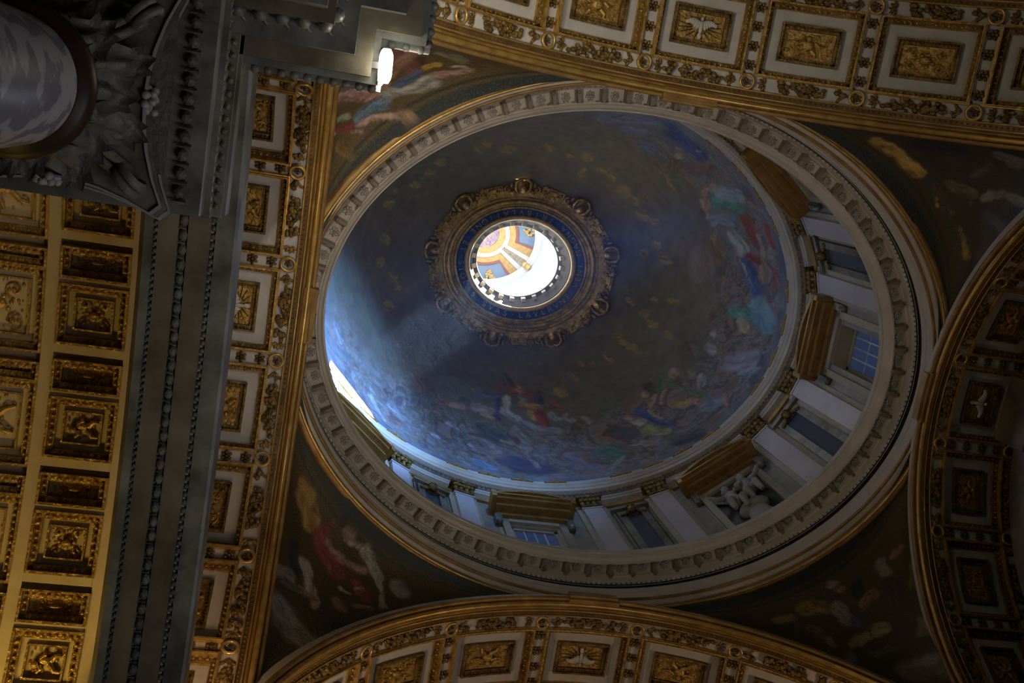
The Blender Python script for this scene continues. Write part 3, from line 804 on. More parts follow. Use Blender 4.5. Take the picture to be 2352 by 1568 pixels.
def coffer_kit(key, R, P):
    """one set of meshes for all the coffers of an arch radius; built under a helper-free first arch and then copied"""
    B = bend(R)
    hs, hv, vc = P / 2 - .105, .54, .99
    K = {}
    mb = MB().frame(hs - .026, hv - .026, .066, -.16, -.05, vc)
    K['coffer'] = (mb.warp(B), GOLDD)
    mb = MB()
    mb.frame(hs, hv, .026, -.16, .045, vc)
    beads_rect(mb, hs - .056, hv - .056, vc, -.04, .022, .085)
    mb.frame(hs - .088, hv - .088, .012, -.16, -.08, vc)
    K['gilt_fillet'] = (mb.warp(B), GOLD)
    mb = MB().frame(hs - .10, hv - .10, .165, -.2, -.115, vc)
    K['white_frame'] = (mb.warp(B), WHITE)
    mb = MB().frame(hs - .262, hv - .262, .03, -.2, -.05, vc)
    mb.frame(hs - .292, hv - .292, .05, -.2, -.10, vc)
    beads_rect(mb, hs - .308, hv - .308, vc, -.085, .016, .05)
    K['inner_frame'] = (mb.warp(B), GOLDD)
    rs, rv = hs - .345, hv - .345
    mb = MB().slab(-rs, rs, vc - rv, vc + rv, -.2, -.15, 3)
    K['panel'] = (mb.warp(B), GOLD)
    mb = MB()
    dove(mb, vc, .95)
    K['dove'] = (mb.warp(B), WHITE)
    mb = MB()
    for j in range(16):
        a = 2 * PI * j / 16 + .2
        mb.tube([(rs * .35 * math.cos(a), vc + rv * .35 * math.sin(a), -.145), (rs * .95 * math.cos(a), vc + rv * .95 * math.sin(a), -.145)], [.012, .006], 4)
    K['rays'] = (mb.warp(B), GOLDD)
    for j in range(3):
        mb = MB()
        mb.slab(-rs, rs, vc - rv, vc + rv, -.155, -.146, 3)
        relief_scrolls(mb, rs, rv, vc, -.15, j)
        K['scroll%d' % j] = (mb.warp(B), GOLD)
        mb = MB()
        mb.slab(-rs, rs, vc - rv, vc + rv, -.155, -.146, 3)
        relief_figure(mb, rs, rv, vc, -.15, j + 5)
        K['figure%d' % j] = (mb.warp(B), GOLD)
        mb = garland_mesh(P / 2 - .16, .085, 30 + j)
        K['garland%d' % j] = (mb.warp(lambda s, v, h: B(s, v, h - .02)), GOLDD)
    mb = MB().slab(-.108, .108, .45, 1.53, -.22, -.03, 1)
    K['cross_rib'] = (mb.warp(B), WHITE)
    mb = MB().slab(-.108, -.088, .45, 1.53, -.1, .03, 1).slab(.088, .108, .45, 1.53, -.1, .03, 1)
    K['rib_fillet'] = (mb.warp(B), GOLDF)
    mb = rosette_mesh(.088)
    K['rosette'] = (mb.warp(lambda s, v, h: B(s, v, h - .01)), GOLDD)
    mb = MB().tube([(.1 * math.cos(a), .1 * math.sin(a), .025) for a in np.linspace(0, 2 * PI, 20, endpoint=False)], .024, 6, closed=True)
    K['medallion'] = (mb.warp(B), GOLDF)
    mb = rosette_mesh(.06, 5)
    K['medallion_flower'] = (mb.warp(B), GOLDD)
    KITS[key] = K
    PROTO = {}

    def put(nm, name, parent, th, dv=0.0):
        if nm not in PROTO:
            o = K[nm][0].build(name, K[nm][1], parent, smooth=nm in ('dove', 'medallion', 'rosette'))
            PROTO[nm] = o
        else:
            o = PROTO[nm].copy()
            o.name = name
            COL.objects.link(o)
            o.parent = parent
        o.location = (0, dv, 0)
        o.rotation_euler = (0, th, 0)
        return o
    return put


PUTS = {}


def coffered_arch(label, key, R, P, centre, rotz, ks, th, keyw=.42, seed=0, rngs=None):
    if key not in PUTS:
        PUTS[key] = coffer_kit(key, R, P)
    put = PUTS[key]
    # the vault shell itself
    mb = MB()
    A = np.linspace(-th, th, 64)
    mb.grid([[((R + q) * math.sin(a), v, (R + q) * math.cos(a)) for v, q in ((-.02, .02), (-.02, .24), (BAND, .24), (BAND, .02))] for a in A])
    mb.grid([[((R + .2) * math.sin(a), v, (R + .2) * math.cos(a)) for v in (0, BAND)] for a in A], flip=True)
    root = mb.build('coffered_arch', WHITE, None, loc=centre, rot=(0, 0, rotz))
    tag(root, label, 'arch', 'coffered arches round the dome')
    n = 100
    # bay-side and far-side mouldings
    for side in (0, 1):
        f = (lambda v: v) if side == 0 else (lambda v: BAND - v)
        mb = MB().slab(-th * R, th * R, *sorted((f(0.0), f(.235))), -.2, .0, n).warp(bend(R))
        mb.build('moulding_bed', BROWN, root)
        for v, r, h, mt in ((.02, .045, .01, GOLDF), (.085, .028, .0, OCHRE), (.135, .016, .0, GOLDF), (.225, .014, .01, GOLDF)):
            mb = MB()
            arc_tube(mb, R, f(v), h, r, th, n)
            mb.build('moulding', mt, root, smooth=True)
        if side == 0:
            mb = MB()
            arc_tube(mb, R, -.05, -.05, .04, th, n)
            mb.build('moulding', OCHRE, root, smooth=True)
        mb = MB()
        k = int(2 * th * R / .075)
        for i in range(k):
            a = -th + 2 * th * (i + .5) / k
            mb.ball((R * math.sin(a), f(.182), R * math.cos(a)), .018, 5, 3)
        tag(mb.build('bead_row', BROWN, root), kind='stuff')
        mb = MB().slab(-th * R, th * R, *sorted((f(.235), f(.45))), -.22, -.03, n).warp(bend(R))
        mb.build('border_band', WHITE, root)
        mb = MB().slab(-th * R, th * R, *sorted((f(.437), f(.452))), -.1, .02, n).warp(bend(R))
        mb.build('border_fillet', GOLDF, root)
    dl = P / R
    rnd = random.Random(seed)
    for k in ks:
        a = k * dl
        c = put('coffer', 'coffer', root, a)
        for nm, name in (('gilt_fillet', 'gilt_fillet'), ('white_frame', 'white_frame'), ('inner_frame', 'inner_frame'), ('panel', 'panel')):
            o = put(nm, name, c, 0)
        if k == 0:
            put('rays', 'rays', c, 0)
            put('dove', 'dove_relief', c, 0)
        else:
            put(('scroll%d' if k % 2 == 0 else 'figure%d') % (abs(k) % 3), 'relief', c, 0)
        tag(put('garland%d' % (k % 3), 'garland', root, a, .343), kind='stuff')
        tag(put('garland%d' % ((k + 1) % 3), 'garland', root, a, BAND - .343), kind='stuff')
        for kk in ([k, k + 1] if k == ks[0] else [k + 1]):
            b = (kk - .5) * dl
            r_ = put('cross_rib', 'cross_rib', root, b)
            put('rib_fillet', 'rib_fillet', r_, 0)
            for v in (.58, .85, 1.13, 1.40):
                put('rosette', 'rosette', r_, 0, v)
            for v in (.343, BAND - .343):
                md = put('medallion', 'medallion', root, b, v)
                put('medallion_flower', 'medallion_flower', md, 0)
    # keystone bracket against the ring of the dome
    mb = MB()
    for w, v0, v1, h0, h1 in ((keyw, -.08, .07, -.1, .035), (keyw * .94, -.13, -.08, -.16, .0), (keyw * 1.0, .045, .07, -.05, .06), (keyw * 1.0, -.09, -.065, -.05, .06)):
        mb.slab(-w, w, v0, v1, h0, h1, 4)
    mb.warp(bend(R)).build('keystone', OCHRE, root)
    return root


coffered_arch('coffered gilt arch along the top with a spread-winged dove in its brightest panel', 'long', RT, .3008 * RT, (0, -B_, HY - RT), PI, range(-4, 5), 1.5, seed=1)
coffered_arch('coffered gilt arch at the bottom edge, warmly lit, with a white dove panel', 'long', RT, .3008 * RT, (0, B_, HY - RT), 0, range(-3, 4), 1.5, seed=2)
coffered_arch('coffered gilt arch on the left, half hidden behind the grey marble arch', 'short', RL, .3573 * RL, (-A_, 0, HX - RL), PI / 2, range(-3, 5), 1.5, seed=3)
coffered_arch('dim coffered gilt arch on the right edge beside the dome ring', 'short', RL, .3573 * RL, (A_, 0, HX - RL), -PI / 2, range(-3, 4), 1.5, seed=4)


# ================================================================ pendentives
def pend_pt(sx, sy, s, ph):
    zX = ZS + (HX - ZS) * s
    zY = ZS + (HY - ZS) * s
    y1 = np.minimum(np.sqrt(np.maximum(0, RL ** 2 - (zX - (HX - RL)) ** 2)), B_)
    x2 = np.minimum(A_, np.sqrt(np.maximum(0, RT ** 2 - (zY - (HY - RT)) ** 2)))
    x = x2 + (A_ - x2) * np.sin(ph)
    y = y1 + (B_ - y1) * np.cos(ph)
    w = np.sin(ph) ** 2
    d = .26 * s ** 3 * np.sin(2 * ph)
    return np.stack([sx * (x + d * np.sin(ph)), sy * (y + d * np.cos(ph)), zX * w + zY * (1 - w) + .12 * s ** 4], -1)


PLAB = {'TL': (-1, -1, 'mosaic pendentive beside the bright lamp, with a pink and blue robed figure'),
        'TR': (1, -1, 'dark mosaic pendentive at upper right with a glinting gold patch'),
        'BL': (-1, 1, 'mosaic pendentive at lower left with a red-robed bending figure'),
        'BR': (1, 1, 'very dark mosaic pendentive at lower right with a seated pale-robed figure')}
for key in PLAB:
    sx, sy, lab = PLAB[key]
    S, PH = np.meshgrid(np.linspace(0.0, 1, 190), np.linspace(0, PI / 2, 190), indexing='ij')
    G = pend_pt(sx, sy, S, PH)
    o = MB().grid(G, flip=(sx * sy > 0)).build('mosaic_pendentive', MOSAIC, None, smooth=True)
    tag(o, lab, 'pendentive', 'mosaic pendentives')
    sS, sP = S.ravel(), PH.ravel()
    zX_, zY_ = ZS + (HX - ZS) * sS, ZS + (HY - ZS) * sS
    y1_ = np.minimum(np.sqrt(np.maximum(0, RL ** 2 - (zX_ - (HX - RL)) ** 2)), B_)
    x2_ = np.minimum(A_, np.sqrt(np.maximum(0, RT ** 2 - (zY_ - (HY - RT)) ** 2)))
    rloc = np.sqrt(((A_ - x2_) ** 2 + (B_ - y1_) ** 2) / 2)
    edist = np.minimum(np.minimum(sP, PI / 2 - sP) * rloc, np.sqrt(np.maximum(1 - sS, 0)) * 2.2 - .1)

    def base(P, edist=edist, key=key):
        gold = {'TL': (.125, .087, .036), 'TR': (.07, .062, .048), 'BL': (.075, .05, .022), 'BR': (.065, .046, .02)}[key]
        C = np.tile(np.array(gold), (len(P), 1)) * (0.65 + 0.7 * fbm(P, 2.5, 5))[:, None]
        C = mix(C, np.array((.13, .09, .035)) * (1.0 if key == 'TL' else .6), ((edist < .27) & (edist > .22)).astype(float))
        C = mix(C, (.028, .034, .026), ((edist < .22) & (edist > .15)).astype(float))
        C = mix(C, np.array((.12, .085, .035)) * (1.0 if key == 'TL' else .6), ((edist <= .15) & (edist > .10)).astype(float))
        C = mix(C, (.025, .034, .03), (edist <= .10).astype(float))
        return C
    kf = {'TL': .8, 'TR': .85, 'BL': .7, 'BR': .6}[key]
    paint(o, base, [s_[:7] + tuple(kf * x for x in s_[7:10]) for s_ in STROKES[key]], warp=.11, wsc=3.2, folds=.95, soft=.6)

# ================================================================ ring cornice under the drum
LA, LB = 4.83, 3.76
ring = empty('ring_cornice', (0, 0, 0))
tag(ring, 'oval stucco ring cornice with rosettes between the arches and the dome', 'cornice')


def ovalpart(name, m, prof, parent, a=LA, b=LB, smooth=False, closed=False, n=240):
    return MB().oval(a, b, prof, n, closed_prof=closed).build(name, m, parent, smooth)


def circ(o0, z0, r, k=10):
    return [(o0 + r * math.cos(2 * PI * i / k), z0 + r * math.sin(2 * PI * i / k)) for i in range(k)]


ovalpart('gilt_torus', OCHRE, circ(.53, 15.10, .08), ring, smooth=True, closed=True)
ovalpart('gilt_torus', GOLDF, circ(.475, 15.05, .026), ring, smooth=True, closed=True)
ovalpart('lower_fillet', STONE, [(.56, 15.15), (.45, 15.16), (.415, 15.18), (.415, 15.235), (.40, 15.24)], ring)
ovalpart('gilt_band', OCHRE, circ(.395, 15.255, .028), ring, smooth=True, closed=True)
ovalpart('fascia', STONE, [(.45, 15.24), (.385, 15.27), (.375, 15.46), (.365, 15.47), (.36, 15.59), (.48, 15.60)], ring)
ovalpart('dark_groove', DARK, [(.48, 15.59), (.48, 15.76), (.37, 15.77)], ring)  # dark coat puts the shadow of the frieze gap into the colour
mb = MB()
for t in oval_t(LA + .37, LB + .37, 330):
    mb.ball(((LA + .365) * math.cos(t), (LB + .365) * math.sin(t), 15.79), .022, 5, 3)
tag(mb.build('bead_row', STONED, ring), kind='stuff')
ovalpart('bed_moulding', STONE, [(.40, 15.76), (.355, 15.82), (.35, 16.0), (.335, 16.02), (.335, 16.11)], ring)
ovalpart('soffit', STONE, [(.34, 16.11), (.12, 16.11)], ring)
ovalpart('lip', STONE, [(.13, 16.12), (.13, 16.05), (.105, 16.05), (.09, 16.1), (.05, 16.14), (.025, 16.22), (.02, 16.25), (0, 16.25), (0, 16.36), (.2, 16.4), (1.12, 16.42)], ring)
ROSM = mat('soffit_rosette', (0.44, 0.40, 0.35), 0.65, 0, (0.33, 0.30, 0.26), 5)
ros = rosette_mesh(.085, 7).warp(lambda x, y, z: (x, y, -z))
first = None
blk = MB().box(-.11, .11, -.028, .028, -.13, 0).box(-.11, -.075, -.10, .028, -.05, 0).box(-.11, .11, -.05, .05, -.02, 0)
blk.ball((.06, 0, -.12), (.04, .032, .04), 6, 4)
for i, t in enumerate(oval_t(LA + .23, LB + .23, 144)):
    (x, y), an = oval_frame(LA + .23, LB + .23, t)
    if i == 0:
        r0 = ros.build('rosette', ROSM, ring, loc=(x, y, 16.10), rot=(0, 0, an))
    elif i == 1:
        b0 = blk.build('modillion', mat('dark_modillion_stucco', (0.27, 0.225, 0.18), 0.7, 0, (0.2, 0.17, 0.135), 5), ring, loc=(x, y, 16.11), rot=(0, 0, an))  # modillions in a darker stucco than the soffit
    else:
        inst(r0 if i % 2 == 0 else b0, ring, (x, y, 16.10 + .01 * (i % 2)), (0, 0, an))

# ================================================================ drum
DA, DB = 5.80, 4.74
WIN = {0: 1, 90: 2, 180: 3, 270: 4}
NT = 480
T = np.linspace(0, 2 * PI, NT, endpoint=False)
ZL = [15.6, 16.6, 19.72, 21.75]
mb = MB()
vs = [[(DA * math.cos(t), DB * math.sin(t), z) for z in ZL] for t in T]
fs = []


def inwin(t):
    for w in (0, 90):                       # windows that the view can look into
        d = (math.degrees(t) - w + 180) % 360 - 180
        half = 5.2 if w == 0 else 5.9
        if abs(d) < half:
            return True
    return False


for i in range(NT):
    for j in range(3):
        if j == 1 and inwin((i + .5) / NT * 2 * PI):
            continue
        i2 = (i + 1) % NT
        fs.append((i * 4 + j, i * 4 + j + 1, i2 * 4 + j + 1, i2 * 4 + j))
drum = mb.add(np.array(vs).reshape(-1, 3), fs).build('wall_drum', DRUMW, None)
tag(drum, kind='structure')

# pilasters with gilt capitals: the first of each is built, the rest are copies
pil = MB().box(-.13, .03, -.21, .21, 16.4, 20.62).box(-.15, .03, -.235, .235, 20.52, 20.58)
back = MB().box(-.05, .03, -.33, .33, 16.4, 20.9)
cap = MB().box(-.17, .02, -.22, .22, 20.62, 20.66).box(-.24, .02, -.29, .29, 21.0, 21.06)
cap.grid([[(-.14 - .09 * u ** 2, y * (1 + .2 * u * u), 20.66 + .34 * u) for y in (-.2, .2)] for u in np.linspace(0, 1, 5)])
for row, (z, k, s_) in enumerate(((20.74, 4, .055), (20.87, 5, .06))):
    for i in range(k):
        y = -.19 + .38 * i / (k - 1)
        cap.ball((-.17 - .03 * row, y, z), (.045, s_, .085), 7, 5)
        cap.ball((-.215 - .03 * row, y, z + .065), (.03, .04, .03), 6, 4)
for sg in (-1, 1):
    cap.ball((-.24, sg * .25, 20.97), (.05, .06, .055), 8, 5)
cap.ball((-.24, 0, 20.98), (.04, .05, .05), 7, 5)
P0 = None
PIL_T = []
for k in range(8):
    for d in (-14.6, 14.6):
        PIL_T.append(k * 45 + d)
for d in PIL_T:
    (x, y), an = oval_frame(DA, DB, math.radians(d))
    if P0 is None:
        P0 = back.build('pilaster', TRIMB, drum, loc=(x, y, 0), rot=(0, 0, an))
        pil.build('shaft', PILAST, P0)
        cap.build('capital', GOLDD, P0, smooth=False)
    else:
        inst(P0, drum, (x, y, 0), (0, 0, an))

# slate panels with a gilt cherub head, between the pairs of pilasters
fr = MB()
for y0, y1, z0, z1 in ((-.32, -.17, 16.5, 20.1), (.17, .32, 16.5, 20.1), (-.32, .32, 20.1, 20.24)):
    fr.box(-.09, .03, y0, y1, z0, z1)
for y0, y1 in ((-.40, -.36), (.36, .40)):
    fr.box(-.05, .03, y0, y1, 16.5, 20.3)
fr.box(-.14, .03, -.42, .42, 20.30, 20.42)
sl = MB().box(-.03, .03, -.23, .23, 16.5, 20.1)
ch = MB().ball((-.14, 0, 20.14), (.09, .10, .11), 10, 8).ball((-.15, 0, 20.24), (.09, .11, .06), 8, 6)
for sg in (-1, 1):
    for j in range(4):
        ch.ball((-.10, sg * (.13 + .04 * j), 20.12 - .03 * j), (.04, .05, .075), 7, 5)
ch.ball((-.235, 0, 20.13), (.02, .018, .025), 6, 4)
S0 = None
for k in range(8):
    (x, y), an = oval_frame(DA, DB, math.radians(k * 45 + 22.5))
    if S0 is None:
        S0 = sl.build('slate_panel', SLATE, drum, loc=(x, y, 0), rot=(0, 0, an))
        fr.build('panel_frame', MARBLE, S0)
        ch.build('cherub_head', GOLDD, S0, smooth=True)
    else:
        inst(S0, drum, (x, y, 0), (0, 0, an))

# gilt band below the drum cornice, only between the capitals
ovalpart('frieze_band', OCHRE, [(.0, 20.72), (-.06, 20.72), (-.06, 20.86), (0, 20.86)], drum, DA, DB)

# aedicules: frame, gilt pediment, window or niche
ped = MB()
hw = .86
for x0, x1, w, z0, z1 in ((-.18, .05, hw - .10, 19.86, 19.98), (-.34, .05, hw - .05, 19.98, 20.10), (-.46, .05, hw, 20.10, 20.20), (-.52, .05, hw + .04, 20.20, 20.26)):
    ped.box(x0, x1, -w, w, z0, z1)
for q in (0, 1):                                      # segmental hood
    r1, x0 = ((.0, -.40), (.07, -.50))[q]
    Y = np.linspace(-hw - .02, hw + .02, 13)
    top = [20.30 + .34 * math.cos(y / hw * 1.25) + r1 - .12 for y in Y]
    bot = [t - (.09 if q else .14) for t in top]
    ped.grid([[(x0, y, b), (x0, y, t), (.05, y, t), (.05, y, b)] for y, t, b in zip(Y, top, bot)], closed_v=True)
for sg in (-1, 1):
    ped.box(-.52, -.02, sg * hw - .05, sg * hw + .05, 20.05, 20.40)
cons = MB()
for sg in (-1, 1):
    cons.box(-.20, .03, sg * .78 - .07, sg * .78 + .07, 19.5, 19.88)
    cons.ball((-.16, sg * .78, 19.55), (.08, .07, .12), 8, 6)
afr = MB()
for y0, y1, z0, z1, x0 in ((-.70, -.55, 16.5, 19.86, -.10), (.55, .70, 16.5, 19.86, -.10), (-.78, -.72, 16.5, 19.86, -.05), (.72, .78, 16.5, 19.86, -.05), (-.70, .70, 19.72, 19.86, -.10)):
    afr.box(x0, .04, y0, y1, z0, z1)
niche = MB()
Yn = np.linspace(-1, 1, 13)
niche_pts = []
wlab = {0: 'window_1', 90: 'window_2'}
F0 = None
for k in range(8):
    d = k * 45
    (x, y), an = oval_frame(DA, DB, math.radians(d))
    if F0 is None:
        F0 = afr.build('aedicule', TRIMB, drum, loc=(x, y, 0), rot=(0, 0, an))
        ped.build('pediment', OCHRE, F0)
        cons.build('console', MARBLE, F0)
    else:
        F = inst(F0, drum, (x, y, 0), (0, 0, an))
for d, nm in wlab.items():
    (x, y), an = oval_frame(DA, DB, math.radians(d))
    wn = MB()
    for a0, a1, b0, b1 in ((-.62, -.5, 16.4, 19.8), (.5, .62, 16.4, 19.8), (-.62, .62, 19.7, 19.85)):
        wn.box(-.02, .52, a0, a1, b0, b1)             # reveal
    wn.box(.44, .5, -.55, .55, 16.4, 19.8)
    w0 = wn.build(nm, TRIMB, None, loc=(x, y, 0), rot=(0, 0, an))
    tag(w0, kind='structure')
    gx = -.26 if d == 90 else 0.0              # how far forward the glazing sits in its reveal
    sash = MB()
    for a0, a1, b0, b1 in ((-.5, -.44, 16.5, 19.72), (.44, .5, 16.5, 19.72), (-.5, .5, 19.62, 19.72)):
        sash.box(.30 + gx, .38 + gx, a0, a1, b0, b1)
    sash.build('window_frame', TRIMB, w0)
    first = None
    for i in range(4):
        for j in range(5):
            a0, b1 = -.44 + .22 * i, 19.62 - .58 * j
            if first is None:
                first = MB().box(.345, .355, 0, .22, -.58, 0).build('pane', PANE, w0, loc=(gx, a0, b1))
            else:
                inst(first, w0, (gx, a0, b1))
    first = None
    for i in range(1, 4):
        if first is None:
            first = MB().box(.325, .36, -.016, .016, 16.5, 19.62).build('muntin', MUNTIN, w0, loc=(gx, -.44 + .22 * i, 0))
        else:
            inst(first, w0, (gx, -.44 + .22 * i, 0))
    first = None
    for j in range(1, 5):
        if first is None:
            first = MB().box(.335, .358, -.44, .44, -.010, .010).build('glazing_bar', MUNTIN, w0, loc=(gx, 0, 19.62 - .58 * j))
        else:
            inst(first, w0, (gx, 0, 19.62 - .58 * j))

# flat dark sheet, its colour standing in for the shaded niche behind the statue
(x, y), an = oval_frame(DA, DB, math.radians(45))
nb = MB()
nb.grid([[(.02 - .02 * 0 + -.04 * 0 + .012, yy, zz) for yy in (-.54, .54)] for zz in (16.4, 19.72)])
nb.box(-.035, -.005, -.54, .54, 16.4, 19.70)
nb.build('niche', DARK, drum, loc=(x, y, 0), rot=(0, 0, an))

# statue of two putti in that niche
st = MB()
def fig(mb, cx, cy, cz, sg):
    mb.ball((cx, cy, cz), (.12, .12, .22), 12, 9)                    # torso
    mb.ball((cx, cy, cz + .17), (.10, .15, .09), 12, 8)              # shoulders
    mb.ball((cx - .01, cy, cz + .29), (.05, .05, .08), 8, 6)         # neck
    mb.ball((cx - .03, cy + .02 * sg, cz + .40), (.105, .095, .12), 12, 9)   # head
    mb.ball((cx - .135, cy + .02 * sg, cz + .39), (.02, .018, .025), 6, 5)   # nose
    mb.ball((cx + .03, cy + .02 * sg, cz + .45), (.11, .11, .095), 10, 8)    # hair
    mb.tube([(cx, cy + sg * .14, cz + .2), (cx - .1, cy + sg * .30, cz + .12), (cx - .16, cy + sg * .42, cz + .24)], [.07, .058, .045], 8)
    for j in range(4):
        mb.tube([(cx - .16, cy + sg * .42, cz + .24), (cx - .17 - .01 * j, cy + sg * (.46 + .012 * j), cz + .28 + .02 * (j - 1.5))], [.018, .011], 5)
    mb.tube([(cx, cy - sg * .14, cz + .2), (cx - .14, cy - sg * .2, cz + .02), (cx - .2, cy - sg * .08, cz - .04)], [.07, .058, .045], 8)
    mb.ball((cx - .04, cy + .02, cz - .22), (.15, .16, .15), 12, 8)   # drapery
    mb.tube([(cx - .03, cy + sg * .08, cz - .25), (cx - .22, cy + sg * .12, cz - .38), (cx - .14, cy + sg * .14, cz - .66)], [.11, .085, .055], 9)
    mb.tube([(cx - .03, cy - sg * .08, cz - .25), (cx - .2, cy - sg * .12, cz - .44), (cx - .08, cy - sg * .1, cz - .7)], [.11, .085, .055], 9)
    for j in range(5):                                               # wing
        mb.ball((cx + .10, cy + sg * (.12 + .05 * j), cz + .22 + .055 * j), (.035, .05, .17 - .018 * j), 8, 6)
fig(st, -.22, -.19, 18.92, -1)
fig(st, -.20, .20, 18.80, 1)
st.ball((-.10, 0, 18.25), (.2, .34, .2), 14, 8)
st.ball((-.12, 0, 17.3), (.18, .3, 1.0), 14, 8)
so = st.build('putti_statue', STATUE, None, True, loc=(x, y, 0), rot=(0, 0, an))
rm = so.modifiers.new('fuse', 'REMESH')
rm.mode = 'VOXEL'
rm.voxel_size = .016
rm.use_smooth_shade = True
tag(so, 'white stucco statue of two winged putti in the niche under the dome', 'statue')

# drum cornice that carries the dome
dc = empty('drum_cornice', (0, 0, 0))
tag(dc, 'oval stone cornice with gilt crest at the foot of the painted dome', 'cornice')
ovalpart('architrave', STONE, [(.02, 21.02), (-.10, 21.03), (-.10, 21.10), (-.13, 21.11), (-.13, 21.20)], dc, DA, DB)
ovalpart('dentil_bed', STONED, [(-.13, 21.2), (-.16, 21.2), (-.16, 21.29), (-.2, 21.3)], dc, DA, DB)
mb = MB()
for t in oval_t(DA - .19, DB - .19, 300):
    (x, y), an = oval_frame(DA - .19, DB - .19, t)
    c, s_ = math.cos(an), math.sin(an)
    k = len(mb.v)
    mb.box(-.03, .03, -.03, .03, 21.22, 21.28)
    mb.v[k:] = [(x + c * a - s_ * b, y + s_ * a + c * b, z) for a, b, z in mb.v[k:]]
tag(mb.build('dentil_row', STONED, dc), kind='stuff')
ovalpart('corona', STONE, [(-.2, 21.30), (-.28, 21.31), (-.285, 21.43), (-.31, 21.44), (-.34, 21.50), (-.365, 21.52), (-.365, 21.68), (.12, 21.70)], dc, DA, DB)
crest = MB()
for j in range(-3, 4):
    crest.ball((.03, j * .075, .03 + .02 * math.cos(j)), (.035, .05, .05 + .015 * (j % 2)), 7, 5)
crest.slab(-.02, .06, -.26, .26, 0, .035, 1)
crest.ball((.0, 0, .07), (.045, .06, .06), 8, 6)
c0 = None
for i, t in enumerate(oval_t(DA - .375, DB - .375, 40)):
    (x, y), an = oval_frame(DA - .375, DB - .375, t)
    if i % 5 in (3,):
        continue
    if c0 is None:
        c0 = crest.build('gilt_crest', GOLD, dc, loc=(x, y, 21.61), rot=(0, 0, an))
    else:
        inst(c0, dc, (x, y, 21.61), (0, 0, an))

# ================================================================ dome with its fresco
ALM = math.asin((26.38 - 21.62) / 4.96)


def dome_pt(t, al):
    a = 5.44 * np.cos(al)
    b = a * (.806 + .048 * al / 1.35)
    return np.stack([a * np.cos(t), b * np.sin(t), 21.62 + 4.96 * np.sin(al)], -1)


NT, NA = 720, 150
AL, TT = np.meshgrid(np.linspace(0, ALM, NA), np.linspace(0, 2 * PI, NT, endpoint=False), indexing='ij')
G = dome_pt(TT, AL)
dome = MB().grid(G, closed_v=True).build('ceiling_dome', FRESCO, None, smooth=True)
tag(dome, kind='structure')
alv, tv = AL.ravel(), TT.ravel()


def dome_base(P):
    h = alv / ALM
    f1, f2, f3 = fbm(P, .9, 1), fbm(P, 2.2, 2, 5), fbm(P * (1, 1, 2.2), 5, 3)
    C = mix((.225, .205, .165), (.165, .155, .13), f1 * 2 - .5)             # grey-olive heavens
    low = np.clip((.40 + .22 * (f1 - .5) - h) / .26, 0, 1)
    C = mix(C, (.20, .225, .30), low)                                       # bluer towards the foot
    C = mix(C, mix((.10, .12, .20), (.44, .46, .53), (f2 - .25) * 2.0), low * .75)
    # a crowd of small painted figures: patches of cloth, skin and cloud
    Q = P + .35 * (np.stack([fbm(P, 2.0, 71), fbm(P, 2.0, 72), fbm(P, 2.0, 73)], 1) - .5) * 2
    band = np.clip((.46 + .30 * (fbm(P, .8, 9) - .5) - h) / .10, 0, 1) * np.clip((h - .03) / .05, 0, 1)
    band = band * np.clip((np.cos(tv - math.radians(45)) + .55) / .5, .12, 1)
    pal = np.array([(.30, .19, .13), (.07, .09, .19), (.36, .35, .36), (.17, .065, .055), (.11, .20, .21), (.36, .25, .19), (.15, .13, .12), (.27, .30, .42), (.33, .26, .11)])
    cell = (vnoise(Q, 1.15, 91) * .6 + vnoise(Q, 2.4, 92) * .4)
    rank = np.argsort(np.argsort(cell)) / len(cell)
    idx = (rank * 23).astype(int) * 7 % len(pal)
    crowd = pal[idx] * (.45 + 1.1 * fbm(Q, 6.0, 93, 3))[:, None]
    C = C * (1 - .62 * band[:, None]) + crowd * (.62 * band[:, None])
    C = mix(C, (.13, .20, .36), np.clip((.05 - h) / .03, 0, 1) * .6)
    C = C * (.46 + .50 * f3)[:, None]
    return C


paint(dome, dome_base, [s_[:7] + tuple(.76 * x + .03 for x in s_[7:10]) for s_ in STROKES['dome']], warp=.14, wsc=2.6, folds=.85, soft=.65)

# ================================================================ gilt frame of the oculus
WREATH = mat('wreath_gilding', (0.66, 0.46, 0.15), 0.36, 0.5, (0.26, 0.17, 0.05), 6, 0.4, 18)
oc = empty('oculus_frame', (0, 0, 0))
tag(oc, 'ornate gilt wreath with cherub heads and blue lettered band round the oculus', 'oculus frame')


def dz(a):
    """height of the dome shell at long half-axis a"""
    return 21.62 + 4.96 * math.sqrt(max(0, 1 - (a / 5.44) ** 2))


def rb(a):
    return a * .852


def ocpart(name, m, prof, smooth=False, closed=False, n=160, parent=oc):
    T = np.linspace(0, 2 * PI, n, endpoint=False)
    P = [[(a * math.cos(t), rb(a) * math.sin(t), z) for a, z in prof] for t in T]
    return MB().grid(P, closed_u=True, closed_v=closed).build(name, m, parent, smooth)


def acirc(a, z, r, k=8):
    return [(a + r * math.cos(2 * PI * i / k), z + r * math.sin(2 * PI * i / k)) for i in range(k)]


ocpart('inscription_band', ENAMEL, [(1.74, dz(1.74) - .05), (1.46, dz(1.46) - .02)])
for a, r, m, dd in ((1.43, .075, LANTG, .06), (1.75, .035, WREATH, .07), (1.84, .03, WREATH, .05), (1.93, .05, WREATH, .10), (2.04, .035, WREATH, .05)):
    ocpart('gilt_ring', m, acirc(a, dz(a) - dd, r), True, True)
ocpart('wreath_bed', WREATH, [(2.30, dz(2.3) - .0), (2.28, dz(2.28) - .07), (2.10, dz(2.1) - .09), (2.06, dz(2.06) - .06), (1.74, dz(1.74) - .05)])
